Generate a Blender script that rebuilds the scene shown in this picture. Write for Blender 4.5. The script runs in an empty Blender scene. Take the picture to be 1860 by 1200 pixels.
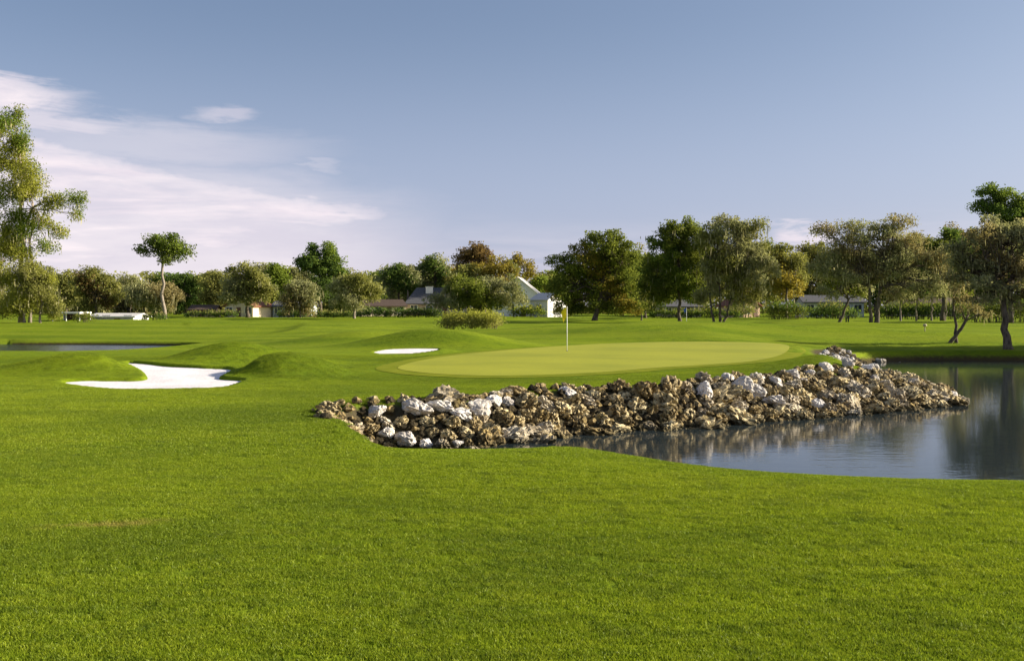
import bpy, math, random
import numpy as np
from mathutils import Vector, noise as mnoise

# ------------------------------------------------------------------ camera, sky, sun, exposure
scene = bpy.context.scene
col = scene.collection
F, CX, HY, CAMZ = 1825.0, 930.0, 558.0, 3.1      # focal length in photo pixels, principal column, horizon row, eye height
cam_data = bpy.data.cameras.new("camera")
cam = bpy.data.objects.new("camera", cam_data)
col.objects.link(cam)
cam.location = (0, 0, CAMZ)
cam.rotation_euler = (math.radians(90), 0, 0)
cam_data.sensor_width = 36.0
cam_data.lens = 36.0 * F / 1860.0
cam_data.shift_y = -(600.0 - HY) / 1860.0
cam_data.clip_start = 0.1
cam_data.clip_end = 6000
scene.camera = cam

SUN_EL, SUN_AZ = math.radians(20), math.radians(7)      # azimuth measured from +X (right of the picture) towards +Y
sun_dir = Vector((math.cos(SUN_EL) * math.cos(SUN_AZ), math.cos(SUN_EL) * math.sin(SUN_AZ), math.sin(SUN_EL)))
sun_data = bpy.data.lights.new("sun", 'SUN')
sun_data.energy = 4.9
sun_data.angle = math.radians(0.6)
sun_data.color = (1.0, 0.90, 0.74)
sun = bpy.data.objects.new("sun", sun_data)
col.objects.link(sun)
sun.rotation_euler = (-sun_dir).to_track_quat('-Z', 'Y').to_euler()
sun.location = (60, 0, 40)

scene.view_settings.view_transform = 'Standard'
scene.view_settings.look = 'None'
scene.view_settings.gamma = 1.0
scene.view_settings.use_curve_mapping = False
scene.view_settings.exposure = 1.2
scene.cycles.max_bounces = 6
scene.cycles.transparent_max_bounces = 6
scene.cycles.use_denoising = True


class NT:
    """small helper that writes node expressions"""
    def __init__(self, tree):
        self.t = tree
        self.n = tree.nodes
        self.l = tree.links

    def node(self, kind, **kw):
        nd = self.n.new(kind)
        for k, v in kw.items():
            setattr(nd, k, v)
        return nd

    def put(self, sock, v):
        if isinstance(v, bpy.types.NodeSocket):
            self.l.new(v, sock)
        elif v is not None:
            sock.default_value = v

    def m(self, op, a, b=None, c=None, clamp=False):
        nd = self.node('ShaderNodeMath', operation=op, use_clamp=clamp)
        for i, v in enumerate((a, b, c)):
            if v is not None:
                self.put(nd.inputs[i], v)
        return nd.outputs[0]

    def ss(self, v, lo, hi):
        nd = self.node('ShaderNodeMapRange', interpolation_type='SMOOTHSTEP', clamp=True)
        self.put(nd.inputs[0], v)
        nd.inputs[1].default_value = lo
        nd.inputs[2].default_value = hi
        return nd.outputs[0]

    def mr(self, v, lo, hi, a, b):
        nd = self.node('ShaderNodeMapRange', clamp=True)
        self.put(nd.inputs[0], v)
        for i, q in enumerate((lo, hi, a, b)):
            nd.inputs[i + 1].default_value = q
        return nd.outputs[0]

    def mix(self, f, a, b, blend='MIX'):
        nd = self.node('ShaderNodeMix', data_type='RGBA', blend_type=blend, clamp_factor=True)
        self.put(nd.inputs[0], f)
        self.put(nd.inputs[6], a if not isinstance(a, tuple) else (*a, 1) if len(a) == 3 else a)
        self.put(nd.inputs[7], b if not isinstance(b, tuple) else (*b, 1) if len(b) == 3 else b)
        return nd.outputs[2]

    def xyz(self, x, y, z):
        nd = self.node('ShaderNodeCombineXYZ')
        for i, v in enumerate((x, y, z)):
            self.put(nd.inputs[i], v)
        return nd.outputs[0]

    def noise(self, vec, scale, detail=3.0, rough=0.55, dist=0.0):
        nd = self.node('ShaderNodeTexNoise')
        self.put(nd.inputs['Vector'], vec)
        nd.inputs['Scale'].default_value = scale
        nd.inputs['Detail'].default_value = detail
        nd.inputs['Roughness'].default_value = rough
        nd.inputs['Distortion'].default_value = dist
        return nd.outputs[0]

    def mapping(self, vec, scale=(1, 1, 1), rot=(0, 0, 0)):
        nd = self.node('ShaderNodeMapping')
        self.put(nd.inputs[0], vec)
        nd.inputs['Rotation'].default_value = rot
        nd.inputs['Scale'].default_value = scale
        return nd.outputs[0]


# ---- sky with thin clouds, all laid out by compass direction and height
world = bpy.data.worlds.new("World")
scene.world = world
world.use_nodes = True
W = NT(world.node_tree)
W.n.clear()
sky = W.node('ShaderNodeTexSky', sky_type='NISHITA', sun_disc=False)
sky.sun_elevation = SUN_EL
sky.sun_rotation = math.pi / 2 - SUN_AZ
sky.altitude = 0
sky.air_density = 0.85
sky.dust_density = 2.4
sky.ozone_density = 1.6
tc = W.node('ShaderNodeTexCoord')
nrm = W.node('ShaderNodeVectorMath', operation='NORMALIZE')
W.l.new(tc.outputs['Generated'], nrm.inputs[0])
sep = W.node('ShaderNodeSeparateXYZ')
W.l.new(nrm.outputs[0], sep.inputs[0])
az = W.m('ARCTAN2', sep.outputs[0], sep.outputs[1])
el = W.m('ARCSINE', sep.outputs[2])
base_uv = W.xyz(W.m('MULTIPLY', az, 5.0), W.m('MULTIPLY', el, 22.0), 0.0)
streak_uv = W.xyz(W.m('ADD', W.m('MULTIPLY', az, 7.0), W.m('MULTIPLY', el, 6.0)), W.m('MULTIPLY', el, 60.0), 2.0)
n1 = W.noise(base_uv, 1.0, 6.0, 0.62, 0.3)
n2 = W.noise(streak_uv, 1.0, 5.0, 0.6, 0.5)
n3 = W.noise(W.xyz(W.m('MULTIPLY', az, 22.0), W.m('MULTIPLY', el, 70.0), 5.0), 1.0, 5.0, 0.6, 0.4)
waz = W.m('ADD', az, W.m('MULTIPLY', W.m('SUBTRACT', n1, 0.5), 0.11))
wel = W.m('ADD', el, W.m('MULTIPLY', W.m('SUBTRACT', n2, 0.5), 0.042))
wel = W.m('ADD', wel, W.m('MULTIPLY', W.m('SUBTRACT', n3, 0.5), 0.02))


def ell(a0, e0, ra, re, soft=0.6, tilt=0.0):
    dx = W.m('DIVIDE', W.m('SUBTRACT', waz, a0), ra)
    ee = W.m('SUBTRACT', W.m('SUBTRACT', wel, e0), W.m('MULTIPLY', W.m('SUBTRACT', waz, a0), tilt))
    dy = W.m('DIVIDE', ee, re)
    q = W.m('SQRT', W.m('ADD', W.m('MULTIPLY', dx, dx), W.m('MULTIPLY', dy, dy)))
    nd = W.node('ShaderNodeMapRange', interpolation_type='SMOOTHSTEP', clamp=True)
    W.put(nd.inputs[0], q)
    nd.inputs[1].default_value = 1.0 + soft * 0.5
    nd.inputs[2].default_value = 1.0 - soft * 0.5
    return nd.outputs[0]


# the big wedge: wide at the left, its tip pointing right
t = W.m('MINIMUM', W.m('MAXIMUM', W.m('DIVIDE', W.m('SUBTRACT', -0.115, waz), 0.25), 0.0), 2.2)
top = W.m('ADD', 0.098, W.m('MULTIPLY', W.m('POWER', t, 1.25), 0.040))
bot = W.m('SUBTRACT', 0.090, W.m('MULTIPLY', t, 0.055))
wedge = W.m('MULTIPLY', W.ss(W.m('SUBTRACT', top, wel), -0.006, 0.012), W.ss(W.m('SUBTRACT', wel, bot), -0.012, 0.02))
wedge = W.m('MULTIPLY', wedge, W.ss(t, 0.0, 0.10))
cl = W.m('MULTIPLY', wedge, W.mr(n2, 0.3, 0.62, 0.50, 0.97))
cl = W.m('MAXIMUM', cl, W.m('MULTIPLY', ell(-0.54, 0.188, 0.125, 0.019, 0.6), W.mr(n3, 0.3, 0.6, 0.65, 0.95)))
cl = W.m('MAXIMUM', cl, W.m('MULTIPLY', ell(-0.47, 0.166, 0.115, 0.012, 1.0), 0.62))
cl = W.m('MAXIMUM', cl, W.m('MULTIPLY', ell(-0.37, 0.150, 0.15, 0.020, 1.2), 0.36))
cl = W.m('MAXIMUM', cl, W.m('MULTIPLY', ell(-0.285, 0.184, 0.020, 0.008, 1.3), 0.42))
cl = W.m('MAXIMUM', cl, W.m('MULTIPLY', ell(-0.19, 0.137, 0.020, 0.004, 1.3), 0.22))
cl = W.m('MAXIMUM', cl, W.m('MULTIPLY', ell(-0.40, 0.03, 0.30, 0.10, 0.8), 0.72))
low = W.m('MULTIPLY', W.ss(el, 0.105, 0.015), W.mr(n2, 0.35, 0.62, 0.15, 0.75))
cl = W.m('MAXIMUM', cl, W.m('MULTIPLY', low, 0.62))
cl = W.m('MAXIMUM', cl, W.m('MULTIPLY', W.m('MULTIPLY', ell(0.276, 0.068, 0.035, 0.012, 0.9), W.ss(n3, 0.3, 0.6)), 0.85))
# far streaks elsewhere on the dome, as thin as those in view
els = W.m('MULTIPLY', W.m('MULTIPLY', W.ss(n1, 0.56, 0.75), W.ss(W.m('ABSOLUTE', az), 0.75, 1.1)), W.ss(el, 0.6, 0.2))
cl = W.m('MAXIMUM', cl, W.m('MULTIPLY', els, 0.6))
cloud_col = W.mix(W.ss(n1, 0.35, 0.62), (6.3, 5.7, 6.3), (7.6, 6.8, 7.05))
blue = W.mix(0.22, sky.outputs[0], (2.4, 2.9, 4.6))
blue = W.mix(W.m('MULTIPLY', W.ss(el, 0.30, 0.02), 0.55), blue, (4.3, 4.6, 6.4))       # pale lavender haze low in the sky
mixc = W.mix(cl, blue, cloud_col)
bg = W.node('ShaderNodeBackground')
W.l.new(mixc, bg.inputs[0])
bg.inputs[1].default_value = 0.059
wo = W.node('ShaderNodeOutputWorld')
W.l.new(bg.outputs[0], wo.inputs[0])


# ------------------------------------------------------------------ helpers
def tag(o, label=None, cat=None, group=None, kind=None):
    if label:
        o["label"] = label
    if cat:
        o["category"] = cat
    if group:
        o["group"] = group
    if kind:
        o["kind"] = kind
    return o


def make_mesh(name, verts, faces, mat=None, smooth=False, attrs=None):
    """verts (n,3) array; faces: list of (m,k) int arrays (tris and quads)"""
    me = bpy.data.meshes.new(name)
    verts = np.asarray(verts, dtype=np.float32)
    if not isinstance(faces, list):
        faces = [faces]
    faces = [np.asarray(f, dtype=np.int32) for f in faces if len(f)]
    me.vertices.add(len(verts))
    me.vertices.foreach_set("co", verts.ravel())
    nl = sum(f.size for f in faces)
    nf = sum(len(f) for f in faces)
    if nf:
        me.loops.add(nl)
        me.polygons.add(nf)
        me.loops.foreach_set("vertex_index", np.concatenate([f.ravel() for f in faces]))
        tot = np.concatenate([np.full(len(f), f.shape[1], np.int32) for f in faces])
        start = np.concatenate([[0], np.cumsum(tot)[:-1]]).astype(np.int32)
        me.polygons.foreach_set("loop_start", start)
        me.polygons.foreach_set("loop_total", tot)
        me.polygons.foreach_set("use_smooth", np.full(nf, smooth, dtype=bool))
    me.update(calc_edges=True)
    if attrs:
        for k, (dom, typ, data) in attrs.items():
            a = me.attributes.new(k, typ, dom)
            a.data.foreach_set("value" if typ in ('FLOAT', 'INT', 'BOOLEAN') else "vector", np.asarray(data).ravel())
    if mat:
        me.materials.append(mat)
    return me


def link(name, me, parent=None, loc=None):
    o = bpy.data.objects.new(name, me)
    col.objects.link(o)
    if parent:
        o.parent = parent
    if loc is not None:
        o.location = loc
    return o


def empty(name, loc):
    o = bpy.data.objects.new(name, None)
    o.empty_display_size = 0.3
    col.objects.link(o)
    o.location = loc
    return o


class MB:
    """collects simple solids into one mesh"""
    def __init__(self):
        self.v, self.q, self.t, self.n = [], [], [], 0

    def add(self, v, q=(), t=()):
        self.v.append(np.asarray(v, dtype=np.float64).reshape(-1, 3))
        if len(q):
            self.q.append(np.asarray(q, dtype=np.int64) + self.n)
        if len(t):
            self.t.append(np.asarray(t, dtype=np.int64) + self.n)
        self.n += len(self.v[-1])
        return self

    def box(self, x0, x1, y0, y1, z0, z1):
        v = [(x, y, z) for z in (z0, z1) for y in (y0, y1) for x in (x0, x1)]
        return self.add(v, [(0, 2, 3, 1), (4, 5, 7, 6), (0, 1, 5, 4), (2, 6, 7, 3), (0, 4, 6, 2), (1, 3, 7, 5)])

    def tube(self, pts, rad, sides=6, cap=True):
        pts = np.asarray(pts, dtype=np.float64)
        n = len(pts)
        rad = np.broadcast_to(np.asarray(rad, dtype=np.float64), (n,))
        tan = np.gradient(pts, axis=0)
        tan /= np.linalg.norm(tan, axis=1)[:, None] + 1e-9
        ref = np.where(np.abs(tan[:, 2:3]) > 0.9, np.array([[1.0, 0, 0]]), np.array([[0, 0, 1.0]]))
        a = np.cross(tan, ref)
        a /= np.linalg.norm(a, axis=1)[:, None] + 1e-9
        for i in range(1, n):                      # keep the frame from flipping
            p = a[i - 1] - tan[i] * np.dot(a[i - 1], tan[i])
            ln = np.linalg.norm(p)
            if ln > 1e-6:
                a[i] = p / ln
        b = np.cross(tan, a)
        ang = np.arange(sides) * 2 * math.pi / sides
        ring = a[:, None, :] * np.cos(ang)[None, :, None] + b[:, None, :] * np.sin(ang)[None, :, None]
        v = (pts[:, None, :] + ring * rad[:, None, None]).reshape(-1, 3)
        i, j = np.meshgrid(np.arange(n - 1), np.arange(sides), indexing='ij')
        j2 = (j + 1) % sides
        q = np.stack([i * sides + j, i * sides + j2, (i + 1) * sides + j2, (i + 1) * sides + j], -1).reshape(-1, 4)
        t = []
        if cap:
            v = np.vstack([v, pts[:1], pts[-1:]])
            c0, c1 = n * sides, n * sides + 1
            for k in range(sides):
                t.append((c0, (k + 1) % sides, k))
                t.append((c1, (n - 1) * sides + k, (n - 1) * sides + (k + 1) % sides))
        return self.add(v, q, t)

    def build(self, name, mat, parent=None, smooth=False, loc=None, rot=None):
        v = np.vstack(self.v)
        if rot is not None:
            c, s = math.cos(rot), math.sin(rot)
            v = np.stack([v[:, 0] * c - v[:, 1] * s, v[:, 0] * s + v[:, 1] * c, v[:, 2]], -1)
        fs = []
        if self.q:
            fs.append(np.vstack(self.q))
        if self.t:
            fs.append(np.vstack(self.t))
        return link(name, make_mesh(name, v, fs, mat, smooth), parent, loc)


def material(name):
    m = bpy.data.materials.new(name)
    m.use_nodes = True
    T = NT(m.node_tree)
    bsdf = T.n['Principled BSDF']
    bsdf.inputs['Specular IOR Level'].default_value = 0.2
    return m, T, bsdf


def simple_mat(name, c, rough=0.8, var=0.15, scale=2.0):
    m, T, b = material(name)
    g = T.node('ShaderNodeNewGeometry')
    nz = T.noise(g.outputs['Position'], scale, 4.0)
    nz2 = T.noise(T.mapping(g.outputs['Position'], (1, 1, 0.25)), scale * 4, 3.0)
    f = T.m('MULTIPLY', T.m('ADD', nz, nz2), 0.5)
    lo = tuple(q * (1 - var) for q in c)
    hi = tuple(min(1, q * (1 + var)) for q in c)
    T.put(b.inputs['Base Color'], T.mix(T.ss(f, 0.3, 0.7), lo, hi))
    b.inputs['Roughness'].default_value = rough
    return m


# ------------------------------------------------------------------ terrain
def smooth01(x):
    x = np.clip(x, 0, 1)
    return x * x * (3 - 2 * x)


def poly_dist(x, y, poly, closed=True, reach=None):
    """distance to an outline; with reach, points farther than that from its box are only told they are far"""
    if reach is not None:
        pa = np.asarray(poly)
        (x0, y0), (x1, y1) = pa.min(0) - reach, pa.max(0) + reach
        m = (x > x0) & (x < x1) & (y > y0) & (y < y1)
        out = np.full(x.shape, 1e3)
        if m.any():
            out[m] = poly_dist(x[m], y[m], poly, closed)
        return out
    p = np.asarray(poly, dtype=np.float64)
    q = np.roll(p, -1, axis=0) if closed else p[1:]
    p = p if closed else p[:-1]
    best = np.full(x.shape, 1e18)
    for (ax, ay), (bx, by) in zip(p, q):
        dx, dy = bx - ax, by - ay
        u = np.clip(((x - ax) * dx + (y - ay) * dy) / (dx * dx + dy * dy + 1e-12), 0, 1)
        best = np.minimum(best, (x - ax - u * dx) ** 2 + (y - ay - u * dy) ** 2)
    return np.sqrt(best)


def poly_in(x, y, poly):
    p = np.asarray(poly, dtype=np.float64)
    q = np.roll(p, -1, axis=0)
    ins = np.zeros(x.shape, dtype=bool)
    for (ax, ay), (bx, by) in zip(p, q):
        if ay == by:
            continue
        ins ^= ((ay > y) != (by > y)) & (x < (bx - ax) * (y - ay) / (by - ay) + ax)
    return ins


def signed(x, y, poly, reach=4.0):
    d = poly_dist(x, y, poly, True, reach)
    m = d < 900
    if m.any():
        d[m] = np.where(poly_in(x[m], y[m], poly), -d[m], d[m])
    return d


def spline(pts, n=6, closed=True):
    p = np.asarray(pts, dtype=np.float64)
    out = []
    m = len(p)
    rng = range(m) if closed else range(m - 1)
    for i in rng:
        a, b, c, d = (p[(i - 1) % m], p[i], p[(i + 1) % m], p[(i + 2) % m]) if closed else \
            (p[max(i - 1, 0)], p[i], p[i + 1], p[min(i + 2, m - 1)])
        for k in range(n):
            s = k / n
            out.append(0.5 * (2 * b + (c - a) * s + (2 * a - 5 * b + 4 * c - d) * s * s + (3 * b - a - 3 * c + d) * s ** 3))
    if not closed:
        out.append(p[-1])
    return np.array(out)


def on_plane(px, py, z0, d0, slope):
    """ground point at bearing px and dip py on the sloping plane z = z0 + (d - d0) * slope"""
    d = (CAMZ - z0 + d0 * slope) / (slope + (py - HY) / F)
    return ((px - CX) / F * d, d)


# planes: sand of the large bunker, sand of the small bunker, putting green
SAND1, SAND2, GREEN = (0.85, 27.4, 0.050), (0.95, 46.0, 0.040), (0.95, 31.0, 0.012)
bunker1 = spline([on_plane(a, b, *SAND1) for a, b in
                  [(108, 691), (150, 687), (210, 686), (252, 685.5), (262, 682), (256, 672), (240, 663), (226, 656.5), (240, 654.5), (300, 659.5), (370, 664), (424, 666.5),
                   (412, 676), (404, 682), (432, 685), (447, 687), (438, 692), (400, 702), (330, 707.5), (240, 706.5), (150, 699.5)]], 5)
bunker2 = spline([on_plane(a, b, *SAND2) for a, b in
                  [(677, 639), (700, 633.5), (745, 631.5), (797, 632), (790, 635.5), (765, 639), (735, 641.5), (695, 641.5)]], 5)
green_poly = spline([on_plane(a, b, *GREEN) for a, b in
                     [(722, 668), (765, 655), (830, 645), (900, 638), (1000, 630), (1100, 624.5), (1200, 621.5), (1300, 621), (1380, 622.5), (1424, 626),
                      (1434, 632), (1418, 645), (1370, 656), (1300, 662), (1200, 668), (1100, 676), (1000, 681), (900, 683), (820, 681), (755, 676)]], 5)

rock_shore = spline([(-2.55, 20.1), (-2.95, 20.9), (-3.05, 21.6), (-2.5, 21.9), (-1.0, 22.0), (0.2, 22.9), (1.6, 24.4), (3.0, 25.1), (4.5, 25.7), (6.1, 26.7), (7.9, 27.7),
                     (9.75, 28.7), (11.9, 30.1), (14.0, 31.7), (15.0, 33.3), (15.4, 36.5), (16.2, 43), (17.6, 50), (19.6, 55.3)], 4, False)
far_shore = spline([(19.6, 55.3), (21.5, 57.6), (24.5, 58.6), (29, 58.2), (36, 57.5), (46, 55), (60, 48)], 4, False)
near_shore = spline([(60, 48), (52, 22), (34, 13.5), (20, 13.6), (12, 14.9), (8.6, 15.7), (7.3, 15.95), (6.1, 16.05), (4.7, 16.45), (4.0, 16.95), (3.3, 17.8), (2.6, 18.6),
                     (1.6, 19.2), (0.7, 19.3), (-0.7, 19.0), (-1.8, 19.2), (-2.55, 20.1)], 4, False)
pond1 = np.vstack([rock_shore, far_shore[1:], near_shore[1:-1]])
pond2_near = spline([(-70, 64), (-48, 66), (-38, 67.5), (-31, 70), (-27.5, 73.8), (-24.5, 78.5)], 4, False)
pond2_far = spline([(-24.5, 78.5), (-27.0, 81.2), (-34, 83), (-42, 83.5), (-52, 83.5), (-70, 82)], 4, False)
pond2 = np.vstack([pond2_near, pond2_far[1:]])

rs = np.random.RandomState(5)
WAVES = [(rs.uniform(0, 6.28), 2 * math.pi / lam, rs.uniform(0, 6.28), amp) for lam, amp in
         [(5, .012), (7, .018), (9.5, .025), (13, .035), (18, .045), (26, .06), (37, .08), (55, .10)]]
# mounds: x, y, height, sigma x, sigma y
MOUNDS = [(-14.3, 33.3, 0.68, 2.0, 1.2), (-10.2, 37.2, 0.86, 1.85, 1.5), (-7.2, 32.1, 0.74, 1.35, 1.1), (-4.2, 55.5, 1.08, 3.0, 1.9),
          (10.7, 71, 0.72, 8.0, 6.0), (12.6, 35.2, 0.52, 3.2, 2.6), (-35, 59, -0.55, 12, 8), (25, 75, 0.35, 9, 8),
          (-9.0, 64, 0.75, 2.8, 2.6), (-20, 100, 0.5, 14, 10), (34, 105, 0.5, 14, 12), (-46, 108, 0.35, 12, 10)]


def plane_z(y, p):
    return p[0] + (y - p[1]) * p[2]


def base_height(x, y):
    r = np.hypot(x, y)
    z = 0.91 + 0.09 * smooth01((r - 24) / 26)
    amp = 0.25 + 0.75 * smooth01((r - 20) / 50)
    for ph, k, th, a in WAVES:
        z = z + amp * a * np.sin(k * (x * math.cos(th) + y * math.sin(th)) + ph)
    for mx, my, h, sx, sy in MOUNDS:
        z = z + h * np.exp(-0.5 * ((x - mx) / sx) ** 2 - 0.5 * ((y - my) / sy) ** 2)
    # green sits on its own gentle plane
    sg = signed(x, y, green_poly)
    f = smooth01(1 - sg / 3.0)
    z = z * (1 - f) + plane_z(y, GREEN) * f
    # sand planes reach out a little way into the turf
    for poly, pl, reach in ((bunker1, SAND1, 1.1), (bunker2, SAND2, 1.2)):
        s = signed(x, y, poly)
        f = smooth01(1 - s / reach)
        z = z * (1 - f) + plane_z(y, pl) * f
    return z


WALL_X = [-3.4, -2.3, -1.0, 0.6, 1.8, 3.2, 4.4, 5.6, 7.4, 9.5, 11.5, 13.5, 15.5, 17.0, 20.0]
WALL_W = [0.80, 1.20, 2.00, 1.80, 2.10, 1.90, 1.45, 1.75, 2.10, 2.60, 3.10, 3.00, 2.60, 2.00, 1.60]


def wall_width(x):
    return np.interp(x, WALL_X, WALL_W)


def water_edges(x, y):
    dr = poly_dist(x, y, rock_shore, False)
    df = poly_dist(x, y, far_shore, False)
    dn = poly_dist(x, y, near_shore, False)
    return dr, df, dn


def ground(x, y, parts=False):
    x = np.asarray(x, dtype=np.float64)
    y = np.asarray(y, dtype=np.float64)
    g = base_height(x, y)
    soil = np.zeros(x.shape)
    rock = np.zeros(x.shape)
    # main pond
    near = (np.abs(x) < 75) & (y > -5) & (y < 75)
    if near.any():
        xs, ys = x[near], y[near]
        dr, df, dn = water_edges(xs, ys)
        ins = poly_in(xs, ys, pond1)
        gz = g[near].copy()
        zr = -0.10 + 1.08 * dr / wall_width(xs)
        zf = np.where(df < 0.8, -0.25 + 1.0 * df, 0.55 + 0.03 * (df - 0.8) + 0.006 * (df - 0.8) ** 2)
        zn = -0.16 + 0.98 * (1 - np.exp(-dn / 1.25)) + 0.02 * dn + 0.002 * dn ** 2
        smin = lambda a, b, k: -np.log(np.exp(-a / k) + np.exp(-b / k)) * k
        zb = np.minimum(np.minimum(np.where(dr <= np.minimum(df, dn), zr, 9), np.where(df < np.minimum(dr, dn), zf, 9)),
                        np.where(dn < np.minimum(dr, df), zn, 9))
        # blend rock slope into grass slope at the head of the inlet
        w = smooth01((dn - dr + 1.1) / 2.2)
        zmix = zr * w + zn * (1 - w)
        zb = np.where(df < np.minimum(dr, dn), zb, zmix)
        out = smin(gz, zb, 0.05)
        depth = -0.22 - 0.5 * smooth01(np.minimum(np.minimum(dr, df), dn) / 2.5)
        out = np.where(ins, depth, out)
        g[near] = out
        so = smooth01(1 - df / 1.1) * (~ins) + 0.9 * smooth01(1 - dn / 0.5) * (~ins)
        so = np.where(ins, 1.0, so)
        soil[near] = np.maximum(soil[near], so)
        rock[near] = np.where(ins, 0, smooth01((1.0 - zr) / 0.12) * (dr < dn + 0.1) * (dr < df))
    far = (x < -12) & (y > 38) & (y < 102)
    if far.any():
        xs, ys = x[far], y[far]
        a = poly_dist(xs, ys, pond2_near, False)
        b = poly_dist(xs, ys, pond2_far, False)
        ins = poly_in(xs, ys, pond2)
        za = np.minimum(-0.15 + 0.25 * a, 0.05 + 0.03 * a + 0.0008 * a ** 2)
        zb = np.where(b < 0.6, -0.2 + 0.8 * b, 0.28 + 0.06 * (b - 0.6))
        za = za + 1.6 * smooth01((xs + 23) / 9)
        out = np.minimum(g[far], np.where(a < b, za, zb + 1.2 * smooth01((xs + 22) / 8)))
        g[far] = np.where(ins, -0.6, out)
        soil[far] = np.where(ins, 1.0, np.maximum(smooth01(1 - b / 0.9), smooth01(1 - a / 0.5)))
    # hollow below the sand
    sand = np.zeros(x.shape)
    for poly in (bunker1, bunker2):
        s = signed(x, y, poly)
        g = g - 0.45 * smooth01(-s / 0.35)
    if parts:
        return g, soil, rock
    return g


GX0, GX1, GY0, GY1, GS = -9.0, 24.0, 15.0, 62.0, 0.1
_gx, _gy = np.meshgrid(np.arange(GX0, GX1 + GS, GS), np.arange(GY0, GY1 + GS, GS), indexing='ij')
GRID = ground(_gx.ravel(), _gy.ravel()).reshape(_gx.shape)


def gz(x, y):
    if GX0 < x < GX1 - GS and GY0 < y < GY1 - GS:
        i, j = (x - GX0) / GS, (y - GY0) / GS
        a, b_ = int(i), int(j)
        u, v = i - a, j - b_
        return float((GRID[a, b_] * (1 - u) + GRID[a + 1, b_] * u) * (1 - v) + (GRID[a, b_ + 1] * (1 - u) + GRID[a + 1, b_ + 1] * u) * v)
    return float(ground(np.array([x]), np.array([y]))[0])


def at(px, d):
    return (px - CX) / F * d


def ht(py, d):
    return CAMZ - (py - HY) / F * d


# ------------------------------------------------------------------ turf materials
def turf_color(T, rough_scale=1.0, soil=True):
    g = T.node('ShaderNodeNewGeometry')
    P = g.outputs['Position']
    big = T.noise(P, 0.11, 3.0, 0.5)
    mid = T.noise(T.mapping(P, (0.55, 1.0, 1.0), (0, 0, 0.25)), 0.55, 4.0, 0.6)
    fine = T.noise(P, 7.0, 4.0, 0.65)
    blot = T.noise(P, 2.2, 3.0, 0.6)
    c = T.mix(T.ss(big, 0.35, 0.65), (0.118, 0.178, 0.0085), (0.160, 0.222, 0.0095))
    c = T.mix(T.m('MULTIPLY', T.ss(mid, 0.5, 0.75), 0.55), c, (0.195, 0.240, 0.014))
    c = T.mix(T.m('MULTIPLY', T.ss(mid, 0.52, 0.30), 0.6), c, (0.080, 0.132, 0.010))
    streak = T.noise(T.mapping(P, (0.5, 2.6, 1.0), (0, 0, -0.12)), 1.5, 4.0, 0.65)
    c = T.mix(T.m('MULTIPLY', T.ss(streak, 0.50, 0.68), 0.55), c, (0.072, 0.118, 0.010))
    c = T.mix(T.m('MULTIPLY', T.ss(streak, 0.46, 0.30), 0.30), c, (0.21, 0.25, 0.020))
    c = T.mix(T.m('MULTIPLY', T.ss(blot, 0.52, 0.70), 0.6), c, (0.066, 0.108, 0.010))
    c = T.mix(T.m('MULTIPLY', T.ss(fine, 0.35, 0.7), 0.35), c, (0.205, 0.245, 0.018))
    broad = T.noise(T.mapping(P, (0.35, 1.0, 1.0), (0, 0, 0.1)), 0.32, 2.0, 0.5)
    c = T.mix(T.m('MULTIPLY', T.ss(broad, 0.50, 0.66), 0.5), c, (0.082, 0.128, 0.009))
    # a worn straw-coloured streak in the rough
    sp = T.node('ShaderNodeSeparateXYZ')
    T.put(sp.inputs[0], P)
    ax = T.m('DIVIDE', T.m('SUBTRACT', sp.outputs[0], -4.1), 0.75)
    ay = T.m('DIVIDE', T.m('SUBTRACT', T.m('SUBTRACT', sp.outputs[1], 10.2), T.m('MULTIPLY', T.m('SUBTRACT', sp.outputs[0], -4.1), 0.25)), 0.24)
    r = T.m('SQRT', T.m('ADD', T.m('MULTIPLY', ax, ax), T.m('MULTIPLY', ay, ay)))
    worn = T.m('MULTIPLY', T.ss(r, 1.3, 0.2), T.ss(T.noise(P, 4.0, 4.0, 0.7), 0.42, 0.62))
    c = T.mix(T.m('MULTIPLY', worn, 0.65), c, (0.26, 0.215, 0.055))
    return c, P


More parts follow.
